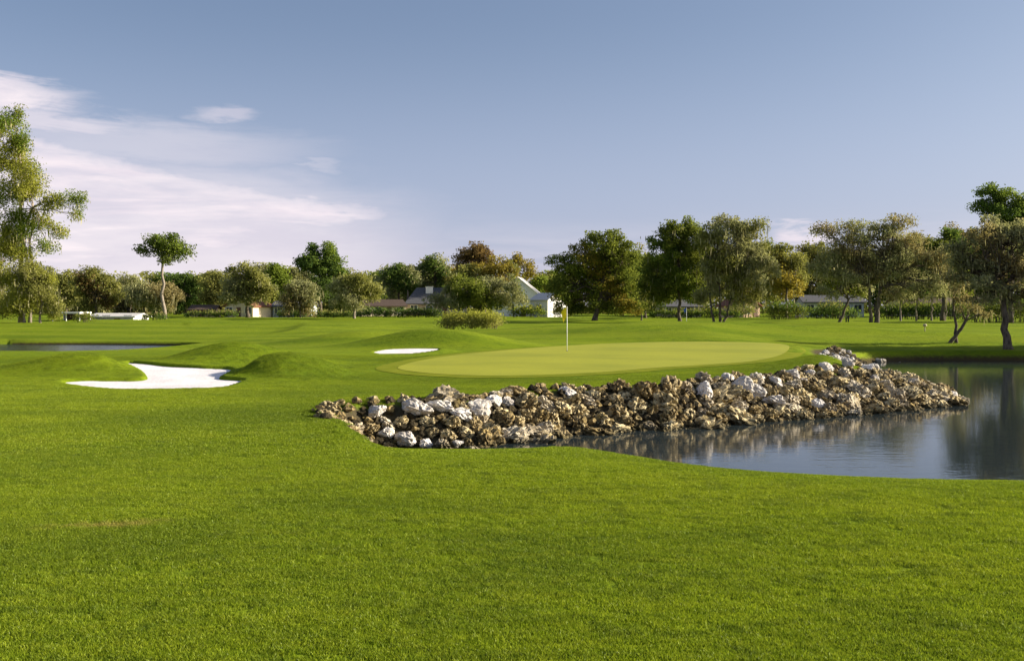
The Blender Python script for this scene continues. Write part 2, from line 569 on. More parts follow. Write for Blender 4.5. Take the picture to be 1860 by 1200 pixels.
def grass_terrain_mat():
    m, T, b = material("mown_turf")
    c, P = turf_color(T)
    sp = T.node('ShaderNodeSeparateXYZ')
    T.put(sp.inputs[0], P)
    # mowing bands of the fairway, along slightly slanted lines
    band = T.m('SINE', T.m('ADD', T.m('MULTIPLY', sp.outputs[1], 1.15), T.m('ADD', T.m('MULTIPLY', sp.outputs[0], 0.22), T.m('MULTIPLY', T.noise(P, 0.2, 2.0), 1.6))))
    fair = T.ss(sp.outputs[1], 42, 60)
    c = T.mix(T.m('MULTIPLY', T.m('MULTIPLY', T.ss(band, -0.5, 0.5), fair), 0.40), c, (0.205, 0.250, 0.018))
    at_s = T.node('ShaderNodeAttribute', attribute_name='soil')
    at_r = T.node('ShaderNodeAttribute', attribute_name='rock')
    sn = T.noise(P, 6.0, 4.0, 0.6)
    c = T.mix(T.ss(T.m('ADD', at_s.outputs['Fac'], T.m('MULTIPLY', T.m('SUBTRACT', sn, 0.5), 0.5)), 0.35, 0.75), c, (0.060, 0.046, 0.022))
    c = T.mix(at_r.outputs['Fac'], c, T.mix(sn, (0.045, 0.036, 0.02), (0.10, 0.085, 0.05)))
    T.put(b.inputs['Base Color'], c)
    b.inputs['Roughness'].default_value = 0.9
    b.inputs['Specular IOR Level'].default_value = 0.02
    bump = T.node('ShaderNodeBump')
    bump.inputs['Strength'].default_value = 0.9
    bump.inputs['Distance'].default_value = 0.035
    h = T.m('ADD', T.noise(P, 22.0, 4.0, 0.7), T.m('MULTIPLY', T.noise(P, 3.0, 3.0, 0.6), 1.4))
    T.put(bump.inputs['Height'], h)
    T.put(b.inputs['Normal'], bump.outputs[0])
    return m


turf_mat = grass_terrain_mat()


def blade_mat():
    m, T, b = material("grass_blades")
    c, P = turf_color(T)
    isl = T.node('ShaderNodeNewGeometry')
    rnd = isl.outputs['Random Per Island']
    hs = T.node('ShaderNodeHueSaturation')
    T.put(hs.inputs['Color'], c)
    T.put(hs.inputs['Value'], T.mr(rnd, 0, 1, 1.0, 2.05))
    T.put(hs.inputs['Hue'], T.mr(rnd, 0, 1, 0.505, 0.48))
    T.n.remove(b)
    df = T.node('ShaderNodeBsdfDiffuse')
    tr = T.node('ShaderNodeBsdfTranslucent')
    T.put(df.inputs[0], hs.outputs[0])
    T.put(tr.inputs[0], hs.outputs[0])
    gl = T.node('ShaderNodeBsdfGlossy')
    gl.inputs['Roughness'].default_value = 0.45
    gl.inputs['Color'].default_value = (0.5, 0.55, 0.35, 1)
    ms = T.node('ShaderNodeMixShader')
    ms.inputs[0].default_value = 0.42
    T.l.new(df.outputs[0], ms.inputs[1])
    T.l.new(tr.outputs[0], ms.inputs[2])
    ms2 = T.node('ShaderNodeMixShader')
    ms2.inputs[0].default_value = 0.04
    T.l.new(ms.outputs[0], ms2.inputs[1])
    T.l.new(gl.outputs[0], ms2.inputs[2])
    T.l.new(ms2.outputs[0], T.n['Material Output'].inputs[0])
    return m


def build_terrain():
    r = [0.0, 1.2, 2.4, 3.4]
    while r[-1] < 2600:
        q = r[-1]
        step = q * (0.0035 if 79 < q < 93 else 0.0075 if q < 90 else 0.02 if q < 260 else 0.07)
        r.append(q + max(step, 0.05))
    r = np.array(r[1:])
    fine = np.radians(np.arange(-33, 33.01, 0.17))
    rest = np.radians(np.arange(33 + 3, 360 - 33 - 2.9, 3.0))
    th = np.concatenate([fine, rest])
    R, A = np.meshgrid(r, th, indexing='ij')
    X, Y = R * np.sin(A), R * np.cos(A)
    xs, ys = X.ravel(), Y.ravel()
    z, soil, rock = ground(xs, ys, True)
    far = np.hypot(xs, ys)
    z = np.where(far > 700, 1.0, z)
    v = np.stack([xs, ys, z], -1)
    c = gz(0, 0)
    v = np.vstack([v, [[0, 0, c]]])
    soil = np.append(soil, 0)
    rock = np.append(rock, 0)
    nr, nt = len(r), len(th)
    i, j = np.meshgrid(np.arange(nr - 1), np.arange(nt), indexing='ij')
    j2 = (j + 1) % nt
    q = np.stack([i * nt + j, i * nt + j2, (i + 1) * nt + j2, (i + 1) * nt + j], -1).reshape(-1, 4)[:, ::-1]
    jj = np.arange(nt)
    tri = np.stack([np.full(nt, nr * nt), jj, (jj + 1) % nt], -1)[:, ::-1]
    me = make_mesh("ground", v, [q, tri], turf_mat, True,
                   {"soil": ('POINT', 'FLOAT', soil.astype(np.float32)), "rock": ('POINT', 'FLOAT', rock.astype(np.float32))})
    o = link("ground", me)
    tag(o, "gently rolling mown green turf of the golf course", None, None, "structure")
    return o


build_terrain()


def sheet(name, poly, zfun, mat, step, label):
    """a sheet filling a closed outline, following zfun"""
    poly = np.asarray(poly)
    c = poly.mean(axis=0)
    ring_f = np.linspace(0, 1, max(4, int(np.hypot(*(poly.max(0) - poly.min(0))) / 2 / step)))[1:]
    # inset rings by scaling towards medial points: triangulate with a constrained grid instead
    import mathutils.geometry as mg
    x0, y0 = poly.min(0)
    x1, y1 = poly.max(0)
    gx, gy = np.meshgrid(np.arange(x0, x1, step), np.arange(y0, y1, step))
    gx, gy = gx.ravel(), gy.ravel()
    s = signed(gx, gy, poly)
    keep = s < -step * 0.6
    pts = [Vector(p) for p in poly] + [Vector((a, b)) for a, b in zip(gx[keep], gy[keep])]
    n = len(poly)
    vs, es, fs, *_ = mg.delaunay_2d_cdt(pts, [(i, (i + 1) % n) for i in range(n)], [], 1, 1e-5)
    va = np.array([(p.x, p.y) for p in vs])
    z = zfun(va[:, 0], va[:, 1])
    v = np.stack([va[:, 0], va[:, 1], z], -1)
    tri = []
    for f in fs:
        a, b, cc = (va[k] for k in f)
        tri.append(f if np.cross(b - a, cc - a) > 0 else f[::-1])
    o = link(name, make_mesh(name, v, np.array(tri), mat, True))
    tag(o, label, None, None, "structure")
    return o


# putting green: tightly mown, paler
m_green, T, b = material("putting_surface")
g = T.node('ShaderNodeNewGeometry')
P = g.outputs['Position']
sp = T.node('ShaderNodeSeparateXYZ')
T.put(sp.inputs[0], P)
band = T.m('SINE', T.m('ADD', T.m('MULTIPLY', sp.outputs[1], 1.0), T.m('MULTIPLY', sp.outputs[0], 0.35)))
c = T.mix(T.ss(T.noise(P, 0.35, 4.0), 0.3, 0.7), (0.225, 0.245, 0.010), (0.288, 0.298, 0.015))
c = T.mix(T.m('MULTIPLY', T.ss(band, -0.4, 0.4), 0.40), c, (0.320, 0.330, 0.016))
c = T.mix(T.m('MULTIPLY', T.ss(T.noise(P, 9.0, 4.0), 0.4, 0.7), 0.35), c, (0.19, 0.205, 0.016))
T.put(b.inputs['Base Color'], c)
b.inputs['Roughness'].default_value = 0.85
bp = T.node('ShaderNodeBump')
bp.inputs['Strength'].default_value = 0.35
bp.inputs['Distance'].default_value = 0.01
T.put(bp.inputs['Height'], T.noise(P, 40.0, 3.0))
T.put(b.inputs['Normal'], bp.outputs[0])
sheet("putting_green", green_poly, lambda x, y: ground(x, y) + 0.02, m_green, 0.8, "pale closely mown putting green")

def grow(poly, k):
    p = np.asarray(poly)
    tn = np.roll(p, -1, 0) - np.roll(p, 1, 0)
    tn /= np.linalg.norm(tn, axis=1)[:, None]
    area = np.sum(p[:, 0] * np.roll(p[:, 1], -1) - np.roll(p[:, 0], -1) * p[:, 1])
    nn = np.stack([tn[:, 1], -tn[:, 0]], -1) * (1 if area > 0 else -1)
    return p + nn * k


# collar strip round the green: short grass between green and rough in height and tone
m_collar, T, b = material("collar_turf")
g = T.node('ShaderNodeNewGeometry')
P = g.outputs['Position']
c = T.mix(T.ss(T.noise(P, 1.2, 4.0), 0.3, 0.7), (0.150, 0.180, 0.012), (0.205, 0.225, 0.018))
c = T.mix(T.m('MULTIPLY', T.ss(T.noise(P, 14.0, 4.0), 0.45, 0.7), 0.4), c, (0.11, 0.15, 0.012))
T.put(b.inputs['Base Color'], c)
b.inputs['Roughness'].default_value = 0.9
b.inputs['Specular IOR Level'].default_value = 0.02
sheet("green_collar", grow(green_poly, 0.75), lambda x, y: ground(x, y) + 0.012, m_collar, 0.8, "short collar of turf ringing the putting green")

m_sand, T, b = material("white_sand")
g = T.node('ShaderNodeNewGeometry')
P = g.outputs['Position']
c = T.mix(T.ss(T.noise(P, 1.2, 4.0), 0.3, 0.7), (0.68, 0.64, 0.64), (0.80, 0.755, 0.755))
T.put(b.inputs['Base Color'], c)
b.inputs['Roughness'].default_value = 0.95
bp = T.node('ShaderNodeBump')
bp.inputs['Strength'].default_value = 0.5
bp.inputs['Distance'].default_value = 0.03
T.put(bp.inputs['Height'], T.m('ADD', T.noise(P, 14.0, 4.0), T.noise(T.mapping(P, (1, 4, 1)), 6.0, 2.0)))
T.put(b.inputs['Normal'], bp.outputs[0])


sheet("sand_bunker", bunker1, lambda x, y: plane_z(y, SAND1) - 0.09 + 0.015 * np.sin(x * 2.3) * np.sin(y * 1.7), m_sand, 0.35,
      "large white sand bunker with two arms beside grassy mounds")
sheet("sand_bunker", bunker2, lambda x, y: plane_z(y, SAND2) - 0.04, m_sand, 0.35, "small white sand bunker at the edge of the green")

# water
m_water, T, b = material("pond_water")
g = T.node('ShaderNodeNewGeometry')
P = g.outputs['Position']
b.inputs['Base Color'].default_value = (0.022, 0.031, 0.034, 1)
b.inputs['Roughness'].default_value = 0.055
b.inputs['IOR'].default_value = 1.33
b.inputs['Specular IOR Level'].default_value = 0.5
bp = T.node('ShaderNodeBump')
bp.inputs['Strength'].default_value = 0.15
bp.inputs['Distance'].default_value = 0.02
w1 = T.noise(T.mapping(P, (0.8, 2.2, 1.0)), 1.6, 3.0, 0.5, 0.4)
w2 = T.noise(T.mapping(P, (1.0, 2.0, 1.0)), 6.0, 3.0, 0.5)
T.put(bp.inputs['Height'], T.m('ADD', w1, T.m('MULTIPLY', w2, 0.30)))
T.put(b.inputs['Normal'], bp.outputs[0])
sheet("water", grow(pond1, 0.5), lambda x, y: np.zeros(x.shape), m_water, 3.0, "still dark pond water below the rocks")
m_water2 = m_water.copy()
m_water2.name = "wind_ruffled_water"
m_water2.node_tree.nodes['Bump'].inputs['Strength'].default_value = 0.9
m_water2.node_tree.nodes['Bump'].inputs['Distance'].default_value = 0.08
m_water2.node_tree.nodes['Principled BSDF'].inputs['Roughness'].default_value = 0.16
sheet("water", grow(pond2, 0.8), lambda x, y: np.zeros(x.shape), m_water2, 5.0, "narrow strip of blue grey water beyond the bunker mounds")


# ------------------------------------------------------------------ rocks along the pond
def rock_mesh(seed, pitted):
    rnd = random.Random(seed)
    import bmesh
    bm = bmesh.new()
    bmesh.ops.create_icosphere(bm, subdivisions=4, radius=1.0)
    planes = []
    for _ in range(9):
        v = Vector((rnd.gauss(0, 1), rnd.gauss(0, 1), rnd.gauss(0, 1))).normalized()
        planes.append((v, rnd.uniform(0.55, 0.9)))
    off = Vector((rnd.uniform(-50, 50), rnd.uniform(-50, 50), rnd.uniform(-50, 50)))
    sc = (rnd.uniform(0.9, 1.3), rnd.uniform(0.8, 1.1), rnd.uniform(0.6, 0.95))
    for v in bm.verts:
        p = v.co.copy()
        for n, dd in planes:
            k = p.dot(n) - dd
            if k > 0:
                p -= n * k * 0.85
        q = p * 1.3 + off
        n1 = mnoise.noise(q) * 0.22
        n2 = mnoise.noise(q * 2.6) * 0.13
        n3 = mnoise.noise(q * 6.0) * 0.05
        rid = 1 - abs(mnoise.noise(q * 2.0 + Vector((9, 3, 5)))) * 2
        cav = max(0.0, rid - 0.55) * (0.85 if pitted else 0.35)
        cell = mnoise.voronoi(q * 2.3)[0][0]
        pit = max(0.0, 0.36 - cell) * (1.35 if pitted else 0.5)
        s = 1 + n1 + n2 + n3 - cav - pit
        p = p * s
        v.co = Vector((p.x * sc[0], p.y * sc[1], p.z * sc[2]))
    me = bpy.data.meshes.new("rock")
    bm.to_mesh(me)
    bm.free()
    return me


def rock_material(name, lo, hi, stain_shade, stain_shade_amt, yellow):
    m, T, b = material(name)
    tcn = T.node('ShaderNodeTexCoord')
    oi = T.node('ShaderNodeObjectInfo')
    g = T.node('ShaderNodeNewGeometry')
    P = g.outputs['Position']
    rnd = oi.outputs['Random']
    c = T.mix(T.ss(T.m('ADD', T.noise(P, 4.5, 5.0, 0.65), T.m('MULTIPLY', T.m('SUBTRACT', rnd, 0.5), 0.5)), 0.25, 0.75), lo, hi)
    c = T.mix(T.m('MULTIPLY', T.ss(T.noise(P, 2.0, 4.0, 0.6), 0.5, 0.72), yellow), c, (0.46, 0.34, 0.10))
    c = T.mix(T.m('MULTIPLY', T.ss(T.noise(P, 7.5, 5.0, 0.75), 0.49, 0.59), stain_shade_amt), c, stain_shade)  # dark staining that also paints in the shade of pits and hollows
    # wet, algae-stained foot at the water line
    sp = T.node('ShaderNodeSeparateXYZ')
    T.put(sp.inputs[0], P)
    wet = T.ss(T.m('ADD', sp.outputs[2], T.m('MULTIPLY', T.m('SUBTRACT', T.noise(P, 3.0, 3.0), 0.5), 0.25)), 0.16, 0.04)
    c = T.mix(T.m('MULTIPLY', wet, 0.75), c, (0.06, 0.05, 0.022))
    T.put(b.inputs['Base Color'], c)
    b.inputs['Roughness'].default_value = 0.9
    bp = T.node('ShaderNodeBump')
    bp.inputs['Strength'].default_value = 1.0
    bp.inputs['Distance'].default_value = 0.03 if 'bleached' in name else 0.065
    T.put(bp.inputs['Height'], T.m('ADD', T.noise(P, 12.0, 5.0, 0.7), T.m('MULTIPLY', T.noise(P, 34.0, 4.0, 0.6), 0.4)))
    T.put(b.inputs['Normal'], bp.outputs[0])
    return m


m_rock_tan = rock_material("tan_limestone", (0.28, 0.205, 0.09), (0.70, 0.585, 0.34), (0.040, 0.030, 0.014), 0.93, 0.5)
m_rock_gap_shade = rock_material("gap_shade_limestone", (0.055, 0.042, 0.02), (0.17, 0.135, 0.075), (0.025, 0.02, 0.01), 0.9, 0.3)  # rubble stone coloured dark to paint shade into the gaps between boulders
m_rock_pale = rock_material("pale_limestone", (0.40, 0.33, 0.22), (0.70, 0.62, 0.47), (0.08, 0.062, 0.035), 0.75, 0.35)
m_rock_white = rock_material("bleached_limestone", (0.50, 0.46, 0.41), (0.76, 0.72, 0.67), (0.20, 0.17, 0.12), 0.45, 0.10)
tan_meshes, white_meshes = [], []
for s in range(12):
    me = rock_mesh(100 + s, True)
    me.materials.append(m_rock_tan)
    tan_meshes.append(me)
    if s % 5 == 0:
        me = me.copy()
        me.materials[0] = m_rock_pale
        tan_meshes.append(me)
for s in range(6):
    me = rock_mesh(300 + s, False)
    me.materials.append(m_rock_white)
    white_meshes.append(me)


def rock_slope_width(s_frac):
    return 2.9


rr = random.Random(11)
rock_wall = empty("rock_bank", (0.0, 24.5, 0.0))
tag(rock_wall, "long bank of pitted tan limestone boulders between pond and green", "rock bank")
shore = rock_shore
seg = np.linalg.norm(np.diff(shore, axis=0), axis=1)
cum = np.concatenate([[0], np.cumsum(seg)])
L = cum[-1]


def shore_at(s):
    i = int(np.clip(np.searchsorted(cum, s) - 1, 0, len(seg) - 1))
    u = (s - cum[i]) / seg[i]
    p = shore[i] * (1 - u) + shore[i + 1] * u
    tdir = (shore[i + 1] - shore[i]) / seg[i]
    return p, np.array([-tdir[1], tdir[0]])          # outward: to the left of the walking direction (away from the water)


placed = []
shared_rocks = []


def try_rock(s, w, rad, sep, white=False, lift=0.0):
    p, n = shore_at(s)
    x, y = p + n * w
    if x < -1.8:
        rad = min(rad, 0.19)
    z = gz(x, y) + rad * (0.25 if w < 0.7 * wall_width(p[0]) else 0.0) + lift
    for (a, b_, c_, r2) in placed:
        if (x - a) ** 2 + (y - b_) ** 2 + (z - c_) ** 2 < (sep * (rad + r2)) ** 2:
            return None
    placed.append((x, y, z, rad))
    return (x, y, z, rad, white or (x > 4 and rad < 0.35 and rr.random() < 0.05 + 0.25 * (w > 0.75 * wall_width(p[0]))))


def add_rock(parent, x, y, z, rad, white, name="rock"):
    me = rr.choice(white_meshes if white else tan_meshes)
    o = bpy.data.objects.new(name, me)
    col.objects.link(o)
    o.parent = parent
    o.location = (x - parent.location.x, y - parent.location.y, z - parent.location.z)
    o.rotation_euler = (rr.uniform(-0.5, 0.5), rr.uniform(-0.5, 0.5), rr.uniform(0, 6.28))
    o.scale = [rad * rr.uniform(0.9, 1.2) for _ in range(3)]
    return o


S_SIDE = float(cum[np.argmin(np.hypot(shore[:, 0] - 15.4, shore[:, 1] - 36.5))])     # where the shore turns away from the viewer
specs = []
# white boulders along the crest
for k, (px, py, r_) in enumerate([(758, 742, .42), (800, 738, .30), (838, 752, .33), (868, 742, .36), (897, 728, .26), (682, 748, .28), (738, 796, .36), (700, 788, .24),
                                  (1278, 712, .36), (1350, 703, .38), (1375, 712, .30), (1440, 682, .28), (1030, 712, .24), (1500, 668, .30), (1540, 662, .26),
                                  (1600, 660, .40), (1630, 664, .34), (1575, 668, .26), (1655, 676, .30), (1470, 678, .22), (920, 732, .2), (775, 808, .2), (830, 806, .17)]):
    # walk out along the bearing until the slope is met
    d = 16.0
    while d < 60:
        x = at(px, d)
        if ht(py, d) <= gz(x, d) + r_ * 0.35 and d > 20.5:
            break
        d += 0.03
    zz = min(gz(x, d) + r_ * 0.35, ht(py, d))
    placed.append((x, d, zz, r_))
    specs.append((x, d, zz, r_ * 0.85, True))
for rad, tries in ((0.40, 55), (0.30, 200), (0.235, 600), (0.185, 1800), (0.15, 2600)):
    for _ in range(tries):
        if len(specs) > 298:
            break
        s = rr.uniform(0.0, S_SIDE + 1.0)
        pw = float(wall_width(shore_at(s)[0][0]))
        q = try_rock(s, rr.uniform(-0.22, pw + 0.1), rad * rr.uniform(0.85, 1.12), 0.70)
        if q:
            specs.append(q)
for q in specs:
    add_rock(rock_wall, *q, name="boulder" if q[3] > 0.4 and q[4] else "rock")

# smaller stones wedged between the boulders, past what one could pick apart
fill_v, fill_f, fill_m, nv = [], [], [], 0
base_me = tan_meshes[0]
small = []
for k in range(3):
    import bmesh
    bm = bmesh.new()
    bmesh.ops.create_icosphere(bm, subdivisions=2, radius=1.0)
    off = Vector((k * 13.1, 4.0, 2.0))
    cuts = [Vector((math.sin(i * 2.4 + k), math.cos(i * 1.7 + k * 2), math.sin(i * 3.1 + 1))).normalized() for i in range(9)]
    for v in bm.verts:
        for cn in cuts:
            kk = v.co.dot(cn) - 0.62
            if kk > 0:
                v.co -= cn * kk
        v.co *= 1 + 0.6 * mnoise.noise(v.co * 2.2 + off)
    small.append((np.array([v.co[:] for v in bm.verts]), np.array([[v.index for v in f.verts] for f in bm.faces])))
    bm.free()
wedged = [(a_, b_, c_, r_) for a_, b_, c_, r_ in placed]
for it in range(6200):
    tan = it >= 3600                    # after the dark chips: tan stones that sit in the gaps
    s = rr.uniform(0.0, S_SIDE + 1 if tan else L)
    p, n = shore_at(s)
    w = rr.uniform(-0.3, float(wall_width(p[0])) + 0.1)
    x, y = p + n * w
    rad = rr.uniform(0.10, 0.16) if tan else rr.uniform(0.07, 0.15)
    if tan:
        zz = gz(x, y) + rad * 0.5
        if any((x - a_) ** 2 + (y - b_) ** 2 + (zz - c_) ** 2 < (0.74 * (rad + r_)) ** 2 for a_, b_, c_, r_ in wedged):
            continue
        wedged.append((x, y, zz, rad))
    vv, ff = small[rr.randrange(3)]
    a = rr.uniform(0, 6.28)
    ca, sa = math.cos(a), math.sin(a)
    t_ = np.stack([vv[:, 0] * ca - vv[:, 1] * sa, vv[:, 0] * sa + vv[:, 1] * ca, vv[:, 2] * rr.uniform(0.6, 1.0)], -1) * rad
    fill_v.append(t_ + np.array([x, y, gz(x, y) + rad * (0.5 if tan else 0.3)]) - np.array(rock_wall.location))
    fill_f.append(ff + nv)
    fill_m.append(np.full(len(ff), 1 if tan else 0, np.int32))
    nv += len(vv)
o = link("rubble", make_mesh("rubble", np.vstack(fill_v), np.vstack(fill_f), m_rock_gap_shade), rock_wall)
o["kind"] = "stuff"
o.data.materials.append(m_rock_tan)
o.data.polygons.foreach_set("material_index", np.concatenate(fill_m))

# white stones that edge the grass behind the point and along its far side
edge_row = empty("stone_edging", (13.5, 41.0, gz(13.5, 41.0)))
tag(edge_row, "row of bleached white stones edging the grass behind the rocky point", "stone edging")
for k in range(11):
    u = k / 10
    x, y = 11.9 + 2.9 * u + rr.uniform(-.1, .1), 38.5 + 1.6 * u + rr.uniform(-.25, .25)
    add_rock(edge_row, x, y, gz(x, y) + 0.04, rr.uniform(0.14, 0.23), True)
for k in range(46):
    s = S_SIDE + 0.8 + (L - S_SIDE - 0.8) * k / 45
    p, n = shore_at(s)
    w = rr.uniform(0.3, 1.0) * float(wall_width(p[0]))
    x, y = p + n * w
    add_rock(edge_row, x, y, gz(x, y) + 0.05, rr.uniform(0.14, 0.27), rr.random() < 0.8)

# ------------------------------------------------------------------ flags on the greens
m_white = simple_mat("white_paint", (0.80, 0.80, 0.77), 0.4, 0.04)
m_yellow = simple_mat("yellow_cloth", (0.80, 0.66, 0.02), 0.7, 0.10, 6)
m_blue = simple_mat("blue_cloth", (0.05, 0.12, 0.42), 0.7, 0.10, 6)
m_dark = simple_mat("dark_metal", (0.03, 0.03, 0.03), 0.5, 0.2)


def flagstick(x, y, h, cloth, label, flag_w, flag_h, band=False):
    z = gz(x, y) + 0.01
    root = empty("flagstick", (x, y, z))
    tag(root, label, "flagstick", "flags on the greens")
    MB().tube([(0, 0, -0.1), (0, 0, h * 0.5), (0, 0, h)], [0.016, 0.016, 0.012], 8).build("pole", m_white, root, True)
    mb = MB()
    n, k = 9, 7
    vs = []
    for side in (-1, 1):
        for i in range(n):
            for j in range(k):
                u, v = i / (n - 1), j / (k - 1)
                x_ = -u * flag_w * (0.55 + 0.45 * (1 - v))
                y_ = 0.03 * math.sin(u * 9 + v * 2) * (0.3 + u) + side * 0.003
                z_ = h - v * flag_h - u * u * flag_h * 0.55
                vs.append((x_, y_, z_))
    q = []
    for s_ in range(2):
        for i in range(n - 1):
            for j in range(k - 1):
                a = s_ * n * k + i * k + j
                f = (a, a + k, a + k + 1, a + 1)
                q.append(f if s_ else f[::-1])
    for i in range(n - 1):
        for j in (0, k - 1):
            a, b2 = i * k + j, n * k + i * k + j
            q.append((a, a + k, b2 + k, b2))
    mb.add(vs, q)
    mb.build("flag", cloth, root, True)
    MB().tube([(0, 0, h), (0, 0, h + 0.03)], [0.018, 0.012], 8).build("cap", m_white, root)
    return root


fx, fy = on_plane(1030, 638, *GREEN)
flagstick(fx, fy, 1.98, m_yellow, "white flagstick with limp yellow flag standing in the putting green", 0.27, 0.46)
hole = MB().tube([(0, 0, 0), (0, 0, 0.012)], 0.054, 14).build("hole_cup", m_dark)
hole.location = (fx, fy - 0.02, gz(fx, fy) + 0.018)
tag(hole, "dark round cup at the foot of the yellow flag", "golf hole")
d2 = 98.0
flagstick(at(1247, d2), d2, 1.9, m_blue, "thin flagstick with blue flag far off between the oak trunks", 0.3, 0.34)

# small yardage post on the far turf and a ball-washer stand
m_tan = simple_mat("pale_wood", (0.42, 0.36, 0.25), 0.8, 0.2, 8)
x, d = at(1680, 70), 70
root = empty("marker_post", (x, d, gz(x, d)))
tag(root, "small pale round-headed marker post on the turf beyond the pond", "marker post")
MB().tube([(0, 0, -0.1), (0, 0, 0.35)], 0.03, 7).build("post", m_tan, root)
MB().tube([(0, 0, 0.32), (0, 0, 0.35), (0, 0, 0.43), (0, 0, 0.50), (0, 0, 0.53)], [0.05, 0.11, 0.14, 0.10, 0.04], 10).build("head", m_tan, root, True)
for px_, w in ((1537, "shorter"), (1541, "taller")):
    d = 108
    x = at(px_, d)
    h = 0.8 if w == "taller" else 0.55
    pm = MB().box(-0.06, 0.06, -0.06, 0.06, -0.1, h).box(-0.075, 0.075, -0.075, 0.075, h, h + 0.04).build("tee_post", m_dark)
    pm.location = (x, d, gz(x, d))
    tag(pm, w + " of two dark posts on the turf beside the leaning oak", "post", "dark posts by the leaning oak")

# ------------------------------------------------------------------ houses beyond the fairway
m_glass, T, b = material("window_glass")
b.inputs['Base Color'].default_value = (0.03, 0.04, 0.05, 1)
b.inputs['Roughness'].default_value = 0.08
b.inputs['Specular IOR Level'].default_value = 0.5
MATS = {
    'white': simple_mat("white_stucco", (0.78, 0.76, 0.72), 0.85, 0.06, 1.0), 'cream': simple_mat("cream_stucco", (0.66, 0.55, 0.40), 0.85, 0.08, 1.0),
    'peach': simple_mat("peach_stucco", (0.62, 0.44, 0.30), 0.85, 0.08, 1.0), 'grey': simple_mat("grey_siding", (0.36, 0.39, 0.42), 0.85, 0.08, 1.0),
    'tan': simple_mat("tan_siding", (0.40, 0.33, 0.25), 0.85, 0.1, 1.0), 'brown': simple_mat("brown_shingle", (0.075, 0.052, 0.04), 0.9, 0.3, 3.0),
    'red': simple_mat("red_clay_tile", (0.20, 0.085, 0.05), 0.85, 0.25, 3.0), 'slate': simple_mat("grey_shingle", (0.10, 0.10, 0.105), 0.9, 0.25, 3.0),
    'pale': simple_mat("pale_shingle", (0.55, 0.53, 0.50), 0.85, 0.12, 3.0), 'door': simple_mat("door_paint", (0.16, 0.09, 0.06), 0.6, 0.1),
}


